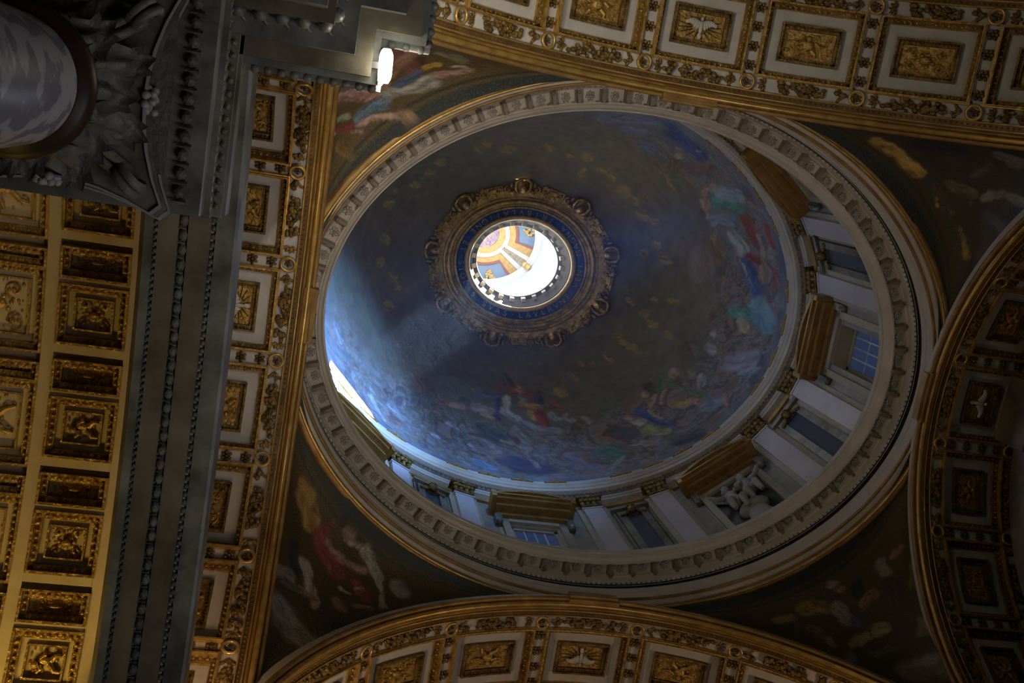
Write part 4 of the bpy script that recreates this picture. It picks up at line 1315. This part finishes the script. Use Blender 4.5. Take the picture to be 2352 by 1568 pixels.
# cartouches with heads
head = MB()
head.ball((.06, 0, -.14), (.10, .095, .10), 10, 8).ball((.0, 0, -.10), (.10, .11, .08), 8, 6)
head.ball((.09, 0, -.235), (.022, .02, .022), 6, 4)
for sg in (-1, 1):
    head.tube([(-.12, sg * .10, -.06), (.02, sg * .19, -.10), (.20, sg * .20, -.09), (.28, sg * .10, -.08), (.30, 0, -.07)], [.03, .045, .045, .04, .035], 7)
    head.ball((-.10, sg * .24, -.08), (.07, .10, .05), 8, 5)
    head.ball((.10, sg * .30, -.05), (.09, .045, .04), 8, 5)
    scr = MB()
    scroll(scr, (-.02, sg * .38), .10, 1.3, sg, 0, .025)
    scr.warp(lambda x, y, z: (x, y, -.06 - z))
    head.add(scr.v, scr.f)
head.slab(-.2, .24, -.22, .22, -.05, .06, 3)
fill = MB()
rnd = random.Random(7)
for j in range(18):
    fill.ball((rnd.uniform(-.18, .16), rnd.uniform(-.25, .25), -.05), (rnd.uniform(.03, .06), rnd.uniform(.03, .06), .045), 6, 4)
fill.slab(-.2, .12, -.3, .3, -.04, .08, 2)
fill.box(-.02, .08, -.10, .10, -.10, 0)
h0 = f0 = None
for i in range(9):
    for q in (0, 1):
        t = math.radians(-98 + 40 * (i + .5 * q))
        a = 2.36
        (x, y), an = oval_frame(a, rb(a), t)
        z = dz(a) - .02
        til = .50
        rot = Matrix.Rotation(an, 4, 'Z') @ Matrix.Rotation(til, 4, 'Y')
        src = head if q == 0 else fill
        if (h0 if q == 0 else f0) is None:
            o = src.build('cherub_cartouche' if q == 0 else 'leaf_panel', WREATH, oc, smooth=(q == 0), loc=(x, y, z), rot=rot.to_euler())
            if q == 0:
                h0 = o
            else:
                f0 = o
        else:
            inst(h0 if q == 0 else f0, oc, (x, y, z), rot.to_euler())
# letters
txt = 'TRIBVLATIONE\u00b7ET\u00b7STOLAS\u00b7SVAS\u00b7LAVERVNT\u00b7VENI\u00b7MAGNA\u00b7'
FC = {}
for i, chx in enumerate(txt):
    t = math.radians(-90 - 7.5 * (i - 3))
    a = 1.60
    x, y = a * math.cos(t), rb(a) * math.sin(t)
    an = math.atan2(math.sin(t) / rb(a), math.cos(t) / a)
    c, s_ = math.cos(an), math.sin(an)
    Y = Vector((-c, -s_, .22)).normalized()
    X = Vector((s_, -c, 0))
    Z = X.cross(Y)
    if chx not in FC:
        cu = bpy.data.curves.new('letter', 'FONT')
        cu.body = chx
        cu.size = .21
        cu.extrude = .006
        cu.align_x = 'CENTER'
        cu.align_y = 'CENTER'
        tmp = bpy.data.objects.new('letter_curve', cu)
        COL.objects.link(tmp)
        me = bpy.data.meshes.new_from_object(tmp.evaluated_get(bpy.context.evaluated_depsgraph_get()))
        bpy.data.objects.remove(tmp)
        me.materials.clear()
        me.materials.append(WREATH)
        FC[chx] = me
    o = bpy.data.objects.new('letter', FC[chx])
    COL.objects.link(o)
    o.parent = oc
    M = Matrix((X, Y, Z)).transposed().to_4x4()
    M.translation = Vector((x, y, dz(a) - .06))
    o.matrix_local = M

# ================================================================ lantern above the oculus
lan = empty('lantern', (0, 0, 0))
tag(lan, 'sunlit white lantern with ribbed blue and gilt cupola seen through the oculus', 'lantern')
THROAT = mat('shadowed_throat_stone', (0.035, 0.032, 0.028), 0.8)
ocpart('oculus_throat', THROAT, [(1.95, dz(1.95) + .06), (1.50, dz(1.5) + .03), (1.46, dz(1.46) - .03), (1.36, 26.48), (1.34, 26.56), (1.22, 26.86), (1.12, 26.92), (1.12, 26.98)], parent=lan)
ocpart('oculus_rim', LANTW, acirc(1.135, 26.96, .03), True, True, parent=lan)
d0 = None
for i in range(24):
    t = 2 * PI * i / 24
    (x, y), an = oval_frame(1.22, rb(1.22), t)
    if d0 is None:
        d0 = MB().box(-.06, .05, -.055, .055, -.10, .03).box(-.07, -.05, -.055, .055, -.02, .05).build('dentil_block', LANTW, lan, loc=(x, y, 26.84), rot=(0, 0, an))
    else:
        inst(d0, lan, (x, y, 26.84), (0, 0, an))
WA, WB = 1.78, 1.58
mb = MB()
NTL = 96
ZL = [27.0, 27.5, 32.3, 33.35]
vs = [[(WA * math.cos(t), WB * math.sin(t), z) for z in ZL] for t in np.linspace(0, 2 * PI, NTL, endpoint=False)]
fs = []
for i in range(NTL):
    tdeg = (i + .5) / NTL * 360
    pier = abs((tdeg - 31 + 45) % 90 - 45) < 9
    for j in range(3):
        if j == 1 and not pier:
            continue
        i2 = (i + 1) % NTL
        fs.append((i * 4 + j, i * 4 + j + 1, i2 * 4 + j + 1, i2 * 4 + j))
mb.add(np.array(vs).reshape(-1, 3), fs)
lw = mb.build('lantern_wall', LANTW, lan)
MB().grid([[(a * math.cos(t), b * math.sin(t), 27.0) for a, b in ((1.12, 1.12 * .852), (WA, WB))] for t in np.linspace(0, 2 * PI, 96, endpoint=False)], closed_u=True).build('ledge', LANTW, lan)
MB().oval(WA, WB, [(0, 33.2), (-.06, 33.22), (-.06, 33.3), (-.12, 33.34), (-.12, 33.42), (-.15, 33.44), (-.15, 33.5), (0, 33.52)], 96).build('lantern_cornice', LANTW, lan)
cp = MB()
NA2 = 10
cupz = lambda u: 33.5 + 1.05 * math.sin(u * PI / 2)
cupr = lambda u: math.cos(u * PI / 2)
cp.grid([[((WA) * cupr(u) * math.cos(t), WB * cupr(u) * math.sin(t), cupz(u)) for u in np.linspace(0, .999, NA2)] for t in np.linspace(0, 2 * PI, 96, endpoint=False)], closed_u=True)
cp.build('cupola', LANTB, lan, True)


def cup_strip(name, m, d0, d1, u0, u1, drop, widen=0.0):
    P = []
    for u in np.linspace(u0, u1, 10):
        w = (d1 - d0) / 2
        q = math.radians(w) * (1 + widen * u / max(.12, cupr(u)))
        c = math.radians((d0 + d1) / 2)
        P.append([((WA * cupr(u) - drop * .5) * math.cos(c + q * e), (WB * cupr(u) - drop * .5) * math.sin(c + q * e), cupz(u) - drop) for e in np.linspace(-1, 1, 7)])
    return MB().grid(P).build(name, m, lan, True)


for k in range(4):
    c = 31 + 90 * k
    cup_strip('rib_lattice', LATT, c - 5, c + 5, 0.02, .66, .10, .5)
    for sg in (-1, 1):
        cup_strip('rib_edge', LANTW, c + sg * 8 - 2.6, c + sg * 8 + 2.6, 0.02, .66, .11, .5)
        cup_strip('panel_border', LANTG, c + sg * 16 - 5, c + sg * 16 + 5, 0.05, .64, .06, .3)
        cup_strip('panel_border', LANTR, c + sg * 22.5 - 2, c + sg * 22.5 + 2, 0.08, .60, .05, .2)
    cup_strip('panel_border', LANTG, c + 45 - 30, c + 45 + 30, 0.02, .10, .06)
    cup_strip('panel_border', LANTG, c + 45 - 34, c + 45 + 34, 0.56, .66, .06)
    cup_strip('panel_border', LANTR, c + 45 - 28, c + 45 + 28, 0.52, .56, .055)
    orn = MB()
    rn = random.Random(k)
    for j in range(16):
        u = .16 + .26 * (j / 16)
        aa = math.radians(c + 45 + rn.uniform(-9, 9) * (1.2 - j / 16))
        orn.ball((WA * .97 * cupr(u) * math.cos(aa), WB * .97 * cupr(u) * math.sin(aa), cupz(u) - .05), (.07, .06, .05), 7, 5)
    orn.build('gilt_ornament', LANTG, lan, True)
    cor = MB()
    aa = math.radians(c)
    cor.ball((WA * .95 * math.cos(aa), WB * .95 * math.sin(aa), 33.05), (.11, .12, .22), 9, 7)
    cor.ball((WA * .90 * math.cos(aa), WB * .90 * math.sin(aa), 33.22), (.10, .12, .08), 8, 6)
    cor.build('gilt_corbel', LANTG, lan, True)
for u0, u1, m, dd in ((.66, .72, LANTW, .11), (.72, .80, LANTG, .08), (.80, .98, BLUEGOLD, .05)):
    P = [[(WA * cupr(u) * math.cos(t), WB * cupr(u) * math.sin(t), cupz(u) - dd) for u in np.linspace(u0, u1, 4)] for t in np.linspace(0, 2 * PI, 64, endpoint=False)]
    MB().grid(P, closed_u=True).build('cupola_ring', m, lan, True)
# portals that guide the sky light through the lantern windows
for k in range(4):
    t = math.radians(-14 + 90 * k)
    p_ = lamp('lantern_window_portal', 'AREA', (WA * 1.02 * math.cos(t), WB * 1.02 * math.sin(t), 29.9), (0, 0, 29.9), 1, (1, 1, 1), 2.4, 4.8)
    p_.data.cycles.is_portal = True

# ================================================================ left: gilt coffered vault, marble arch, column
VR, VZ = 8.0, 12.1
vroot_c = (-6.55, 0, VZ - VR)
Bv = bend(VR)
# local: x along the span (world +y via rotation), y into the vault (world -x)
gv = MB()
gv.slab(-.62 * VR, .62 * VR, -.25, 3.9, -.3, -.12, 60)
gvo = gv.warp(Bv).build('coffered_vault', CREAM, None, loc=vroot_c, rot=(0, 0, PI / 2))
tag(gvo, 'brightly lit gold coffered vault on the far left beyond the grey marble', 'vault')
PV = 1.335
for v0, v1 in ((.34, .47), (1.24, 1.38), (2.44, 2.58)):
    MB().slab(-.6 * VR, .6 * VR, v0, v1, -.14, .0, 60).warp(Bv).build('rib', CREAM, gvo)


def vault_coffer(hs, hv, vc, seed, big):
    mb = MB()
    mb.frame(hs, hv, .03, -.14, .02, vc)
    mb.frame(hs - .03, hv - .03, .07, -.14, -.04, vc)
    beads_rect(mb, hs - .065, hv - .065, vc, -.03, .024, .075)
    c = ('gilt_coffer', mb.warp(Bv), GOLD)
    subs = []
    if big:
        subs.append(('white_frame', MB().frame(hs - .10, hv - .10, .065, -.16, -.09, vc).warp(Bv), CREAM))
        mb = MB().frame(hs - .165, hv - .165, .022, -.16, -.06, vc)
        subs.append(('inner_frame', mb.warp(Bv), GOLD))
    mb = MB()
    ins = .18 if big else .10
    mb.slab(-(hs - ins), hs - ins, vc - (hv - ins), vc + (hv - ins), -.17, -.135, 3)
    if big and seed % 2:
        relief_figure(mb, hs - ins, hv - ins, vc, -.135, seed)
    else:
        relief_scrolls(mb, hs - ins, hv - ins, vc, -.135, seed)
    subs.append(('relief', mb.warp(Bv), GOLD))
    return c, subs


def place(spec, ths):
    c, subs = spec
    first = None
    for th in ths:
        if first is None:
            first = c[1].build(c[0], c[2], gvo, rot=(0, th, 0))
            for n_, mb, m in subs:
                mb.build(n_, m, first)
        else:
            inst(first, gvo, None, (0, th, 0))


Y0 = -.02                                # offset of the first big coffer
dthp = PV / VR
bigs = [(k * PV - .19) / VR for k in range(-3, 4)]
smalls = [(k * PV - .80) / VR for k in range(-2, 5)]
place(vault_coffer(.36, .385, .855, 1, True), bigs[0::2])
place(vault_coffer(.36, .385, .855, 2, True), bigs[1::2])
place(vault_coffer(.187, .385, .855, 3, False), smalls)
place(vault_coffer(.50, .53, 1.91, 5, True), bigs[0::2])
place(vault_coffer(.50, .53, 1.91, 6, True), bigs[1::2])
place(vault_coffer(.12, .53, 1.91, 8, False), smalls)
place(vault_coffer(.36, .55, 3.13, 4, True), bigs)
place(vault_coffer(.187, .55, 3.13, 8, False), smalls)
# straight cross ribs between the coffers
xr = None
for k in range(-3, 4):
    for q in (-.585, .225):
        th = (k * PV + q) / VR
        if xr is None:
            xr = MB().slab(-.05, .05, .47, 1.24, -.14, -.005, 1).warp(Bv).build('cross_rib', CREAM, gvo, rot=(0, th, 0))
        else:
            inst(xr, gvo, None, (0, th, 0))

# segmental marble arch in front of it
MR, MZ = 10.5, 10.5
ma = empty('marble_arch', (0, 0, 0))
tag(ma, 'grey marble segmental arch with egg mouldings running down beside the gold vault', 'arch')
Ym = np.linspace(-4.0, 5.2, 70)


def marb(name, m, prof):
    """prof: (x, dz) closed section swept along the segmental curve"""
    P = []
    for y in Ym:
        R_ = MR
        z = MZ - R_ + math.sqrt(R_ * R_ - y * y)
        P.append([(x, y, z + d) for x, d in prof])
    mb = MB().grid(P, closed_v=True)
    return mb.build(name, m, ma)


marb('outer_fascia', MARBLE, [(-5.73, .5), (-5.73, .0), (-5.76, -.02), (-5.94, -.02), (-5.94, .5)])
marb('inner_fascia', MARBLEW, [(-5.94, .5), (-5.94, .02), (-5.985, .0), (-5.99, -.05), (-6.20, -.05), (-6.20, .5)])
marb('inner_fascia', MARBLEW, [(-6.20, .5), (-6.20, .0), (-6.285, -.02), (-6.29, -.09), (-6.48, -.09), (-6.48, .5)])
marb('edge_moulding', MARBLE, [(-6.48, .5), (-6.48, -.05), (-6.515, -.06), (-6.52, -.12), (-6.60, -.12), (-6.66, .0), (-6.66, .5)])
for x, d, r, st_, ell_ in ((-5.965, .0, .034, .085, 1.0), (-6.245, -.03, .05, .15, 1.35), (-6.495, -.07, .028, .07, 1.0)):
    mb = MB()
    L = -3.9
    while L < 5.1:
        z = MZ - MR + math.sqrt(MR * MR - L * L)
        mb.ball((x, L, z + d), (r, r * ell_, r), 7, 5)
        if ell_ > 1.1:
            mb.tube([(x + .03, L + st_ / 2, z + d - .03), (x - .045, L + st_ / 2, z + d - .03)], [.018, .006], 4)
        L += st_
    tag(mb.build('egg_row', CARVED, ma), kind='stuff')

# marble arch face under the right-hand coffered arch
mr = MB()
th = np.linspace(-1.35, 1.35, 40)
mr.grid([[(xx, r * math.sin(a), 10.75 + r * math.cos(a)) for xx, r in ((6.25, 3.0), (6.25, 3.52), (6.6, 3.60), (6.6, 3.0))] for a in th], closed_v=True)
mr.box(6.15, 6.7, -.62, .46, 13.9, 14.60)
mro = mr.build('marble_archivolt', MARBLEW, None)
tag(mro, 'shadowed grey marble archivolt at the right edge under the dim arch', 'archivolt')

# column
CX, CY = -7.065, -2.743
colm = empty('column', (CX, CY, -1.6))
tag(colm, 'veined lavender marble column with carved grey capital at upper left', 'column')
MB().lathe([(0, 0), (.95, 0), (.95, .3), (.0, .3)], 4).build('plinth', MARBLE, colm)
MB().lathe([(0.7052, .3), (0.7544, .38), (0.7052, .48), (0.6232, .52), (0.6068, .62), (0.656, .68), (0.6232, .76), (0.574, .8)], 40).build('base', MARBLE, colm, True)
MB().lathe([(0.574, .78), (0.5494, .9), (0.5494, 3.2), (0.533, 5.5), (0.492, 7.6), (0.4551, 8.95), (0.451, 9.12)], 64).build('shaft', SHAFT, colm, True)
MB().lathe([(0.451, 9.08), (0.4592, 9.10), (0.5084, 9.13), (0.5453, 9.18), (0.5494, 9.24), (0.5248, 9.30), (0.4756, 9.33), (0.4428, 9.33)], 64).build('collar', NECK, colm, True)
capo = MB().lathe([(0.4428, 9.30), (0.451, 9.6), (0.492, 9.95), (0.5904, 10.15), (0.615, 10.18)], 48).build('capital', CARVED, colm, True)


def leaf(hh, w, curl, out):
    P = []
    for i in range(11):
        u = i / 10
        row = []
        for j in range(9):
            e = (j - 4) / 4
            ww = w * (.62 + .5 * math.sin(min(1, u * 1.15) * PI * .75)) * (1 - .25 * (u > .85)) * (1 - .10 * abs(math.sin(u * 13)))
            if u < .82:
                z = hh * u / .82
                x = .02 + out * (u / .82) ** 2.2
            else:
                q = (u - .82) / .18 * PI * .9
                z = hh + curl * math.sin(q) * .8
                x = .02 + out + curl * (1 - math.cos(q))
            x += .035 * math.cos(e * PI * 2.0) - .05 * e * e + .012
            row.append((x, e * ww, z - .04 * abs(e) * (u > .6)))
        P.append(row)
    return MB().grid(P)


lf1 = leaf(.36, .17, .08, .07)
lf2 = leaf(.62, .165, .09, .13)
l1 = l2 = None
for i in range(8):
    for row in (0, 1):
        a = 2 * PI * (i + .5 * row) / 8
        r = .455 if row == 0 else .47
        kw = dict(loc=(r * math.cos(a), r * math.sin(a), 9.34 if row == 0 else 9.36), rot=(0, 0, a))
        if row == 0 and l1 is None:
            l1 = lf1.build('acanthus_leaf', CARVED, capo, True, **kw)
        elif row == 1 and l2 is None:
            l2 = lf2.build('acanthus_leaf', CARVED, capo, True, **kw)
        else:
            inst(l1 if row == 0 else l2, capo, kw['loc'], kw['rot'])
vol = MB()
for sg in (-1, 1):
    pts = []
    for i in range(26):
        u = i / 25
        a = -PI * .5 + u * 3.2 * PI
        q = .15 * (1 - .78 * u)
        pts.append((.24 + q * math.cos(a) - .02 + .0, sg * .035 * (1.3 - u), .10 - q * math.sin(a) * -1 * -1))
    vol.tube([(-.25, sg * .02, -.42), (-.10, sg * .04, -.18)] + pts, [.03, .04] + [.045 - .02 * i / 25 for i in range(26)], 6)
v0_ = None
for i in range(4):
    a = PI / 4 + PI / 2 * i
    kw = dict(loc=(.66 * math.cos(a), .66 * math.sin(a), 9.98), rot=(0, 0, a))
    if v0_ is None:
        v0_ = vol.build('volute', CARVED, capo, True, **kw)
    else:
        inst(v0_, capo, kw['loc'], kw['rot'])


def abacus_poly(hw, dip, n=9):
    pts = []
    for s_ in range(4):
        a = PI / 2 * s_
        for i in range(n):
            u = -1 + 2 * i / (n - 1)
            x = hw - dip * (1 - u * u)
            y = u * hw * .92
            pts.append((x * math.cos(a) - y * math.sin(a), x * math.sin(a) + y * math.cos(a)))
    return pts


MB().prism(abacus_poly(.88, .20), 10.16, 10.24).prism(abacus_poly(.92, .20), 10.24, 10.31).build('abacus', MARBLE, colm)
PALE = mat('pale_marble_highlight', (0.38, 0.39, 0.41), 0.4, 0, (0.28, 0.29, 0.31), 4)
for hw_, dip_, z0_, z1_ in ((.895, .195, 10.128, 10.165), (.945, .195, 10.27, 10.308)):  # paler rims paint in the light caught along the abacus edges
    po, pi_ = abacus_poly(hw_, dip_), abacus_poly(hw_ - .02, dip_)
    MB().grid([[(*p, z0_) for p in po], [(*p, z1_) for p in po], [(*p, z1_) for p in pi_], [(*p, z0_) for p in pi_]], closed_u=True, closed_v=True).build('abacus_edge_highlight', PALE, colm)
fl = rosette_mesh(.13, 7)
for i in range(9):
    fl.ball((random.Random(i).uniform(-.1, .1), random.Random(i + 9).uniform(-.1, .1), .05), .035, 6, 4)
fl.warp(lambda x, y, z: (z, y, x))
fl0 = None
for i in range(4):
    a = PI / 2 * i
    kw = dict(loc=(.70 * math.cos(a), .70 * math.sin(a), 10.2), rot=(0, 0, a))
    if fl0 is None:
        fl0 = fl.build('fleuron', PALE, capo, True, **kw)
    else:
        inst(fl0, capo, kw['loc'], kw['rot'])

# entablature block carried by the column
ex, ey0, ey1 = -5.90, -4.0, -1.87
en = MB()
en.box(-8.6, ex, ey0, ey1, 8.72, 8.98)
eno = en.build('entablature', MARBLE, None)
tag(eno, 'dark carved marble entablature block resting on the column capital', 'entablature')
MB().box(-8.6, ex - .30, ey0, ey1 - .30, 8.66, 8.72).build('soffit_panel', CARVED, eno)
MB().box(-8.6, ex + .05, ey0, ey1 + .03, 8.98, 9.06).build('fillet', MARBLE, eno)
MB().box(-8.6, ex + .02, ey0, ey1 - .02, 9.06, 9.45).build('frieze', MARBLEW, eno)
MB().box(-8.6, ex + .09, ey0, ey1 + .06, 9.45, 9.52).build('fillet', MARBLE, eno)
MB().box(-8.6, ex + .12, ey0, ey1 + .04, 9.52, 9.80).build('cornice_fascia', MARBLE, eno)
for zc, xc, st_, r in ((9.02, ex + .045, .085, .03), (9.40, ex + .05, .11, .04)):
    mb = MB()
    y = ey0
    while y < ey1:
        mb.ball((xc, y, zc), (r * .8, r * .75, r), 6, 4)
        y += st_
    tag(mb.build('bead_row', CARVED, eno), kind='stuff')
# egg-and-dart round the abacus, under the soffit
mb = MB()
y = -3.55
while y < -2.0:
    mb.ball((ex - .17 - .05 * abs(y + 2.74) * 0, y, 8.69), (.05, .055, .05), 7, 5)
    mb.tube([(ex - .11, y + .075, 8.68), (ex - .23, y + .075, 8.68)], [.022, .008], 4)
    y += .15
tag(mb.build('egg_row', CARVED, eno), kind='stuff')

# impost cornice of the corner pier, with the lamp
def ip(d):
    return [(-6.10, -3.20 - d), (-4.60 - d, -3.20 - d), (-4.60 - d, -3.62 - d), (-4.20 - d, -3.62 - d), (-4.20 - d, -6.0), (-6.10, -6.0)]


imp = MB().prism(ip(0), 9.62, 9.75).build('impost_cornice', MARBLE, None)
tag(imp, 'stepped grey marble impost cornice of the corner pier beside the bright lamp', 'cornice')
MB().prism(ip(-.05), 9.75, 9.95).build('cymatium', MARBLE, imp)
MB().prism(ip(.06), 9.52, 9.62).build('fillet', MARBLEW, imp)
MB().prism(ip(.22), 9.36, 9.52).build('corona', MARBLE, imp)
MB().prism(ip(.42), 9.12, 9.36).build('bed_moulding', MARBLEW, imp)
MB().prism(ip(.52), 8.4, 9.12).build('frieze', MARBLEW, imp)
MB().prism(ip(.46), 8.2, 8.4).build('fillet', MARBLE, imp)
MB().prism(ip(.6), -1.6, 8.2).build('pier_shaft', MARBLEW, imp)
mb = MB()


def along(pts, st_, fn):
    for (x0, y0), (x1, y1) in zip(pts[:-1], pts[1:]):
        L = math.hypot(x1 - x0, y1 - y0)
        k = max(1, int(L / st_))
        for i in range(k):
            u = (i + .5) / k
            fn(x0 + (x1 - x0) * u, y0 + (y1 - y0) * u)


along(ip(.405)[:5], .17, lambda x, y: (mb.ball((x, y, 9.25), (.065, .065, .10), 8, 6)))
along(ip(.385)[:5], .17, lambda x, y: mb.tube([(x - .05, y - .05, 9.36), (x + .05, y + .05, 9.36)], [.02, .02], 4))
mb.build('egg_row', MARBLE, imp, True)
mb = MB()
along(ip(-.03)[:5], .11, lambda x, y: mb.ball((x, y, 9.76), (.045, .045, .03), 7, 4))
mb.build('leaf_row', MARBLE, imp, True)

lp = empty('wall_lamp', (-4.545, -3.372, 9.46))
tag(lp, 'glowing white capsule lamp fixed to the marble cornice', 'lamp')
mb = MB()
pts = [(.012 * i / 8, -.15 + .30 * i / 8, 0) for i in range(9)]
mb.tube(pts, [.035, .055, .062, .062, .062, .062, .062, .055, .035], 12)
mb.build('bulb', BULB, lp, True)
sl_ = bpy.data.lights.new('wall_lamp_beam', 'SPOT')
sl_.energy = 330
sl_.color = (1.0, 0.90, 0.72)
sl_.spot_size = math.radians(105)
sl_.spot_blend = 0.9
sl_.shadow_soft_size = 0.005
slo = bpy.data.objects.new('wall_lamp_beam', sl_)
COL.objects.link(slo)
slo.parent = lp
slo.location = (0.09, 0.06, 0.0)
slo.rotation_euler = Vector((1.9, 1.2, 6.0)).to_track_quat('-Z', 'Y').to_euler()
MB().box(-.05, .05, -.14, .14, .05, .09).box(-.12, .02, -.03, .03, .08, .12).box(-.10, -.06, -.03, .03, .10, .18).build('housing', METAL, lp)

# ================================================================ dusty air inside the dome, lit by the sun shaft
hz = MB().oval(5.75, 4.68, [(0, 17.0), (0, 21.0)], 64)
k0 = len(hz.v)
hz = MB()
lev = [(4.5, 3.55, 20.2), (4.75, 3.75, 21.2), (4.7, 3.75, 22.4), (4.3, 3.5, 24.0), (3.3, 2.7, 25.4), (2.2, 1.85, 26.15), (1.35, 1.15, 26.45)]
P = [[(a * math.cos(t), b * math.sin(t), z) for a, b, z in lev] for t in np.linspace(0, 2 * PI, 64, endpoint=False)]
hz.grid(P, closed_u=True)
nn = len(lev)
hz.f += [tuple(i * nn for i in range(64))[::-1], tuple(i * nn + nn - 1 for i in range(64))]
hm = bpy.data.materials.new('dusty_air')
hm.use_nodes = True
nt = hm.node_tree
nt.nodes.remove(nt.nodes['Principled BSDF'])
vsn = nt.nodes.new('ShaderNodeVolumeScatter')
vsn.inputs['Color'].default_value = (0.33, 0.57, 1.0, 1)
vsn.inputs['Density'].default_value = 0.0042
vsn.inputs['Anisotropy'].default_value = 0.0
nt.links.new(vsn.outputs[0], nt.nodes['Material Output'].inputs['Volume'])
ho = hz.build('dusty_air', hm, None)
tag(ho, 'faint blue dusty air in the dome crossed by a light shaft', 'haze', kind='stuff')
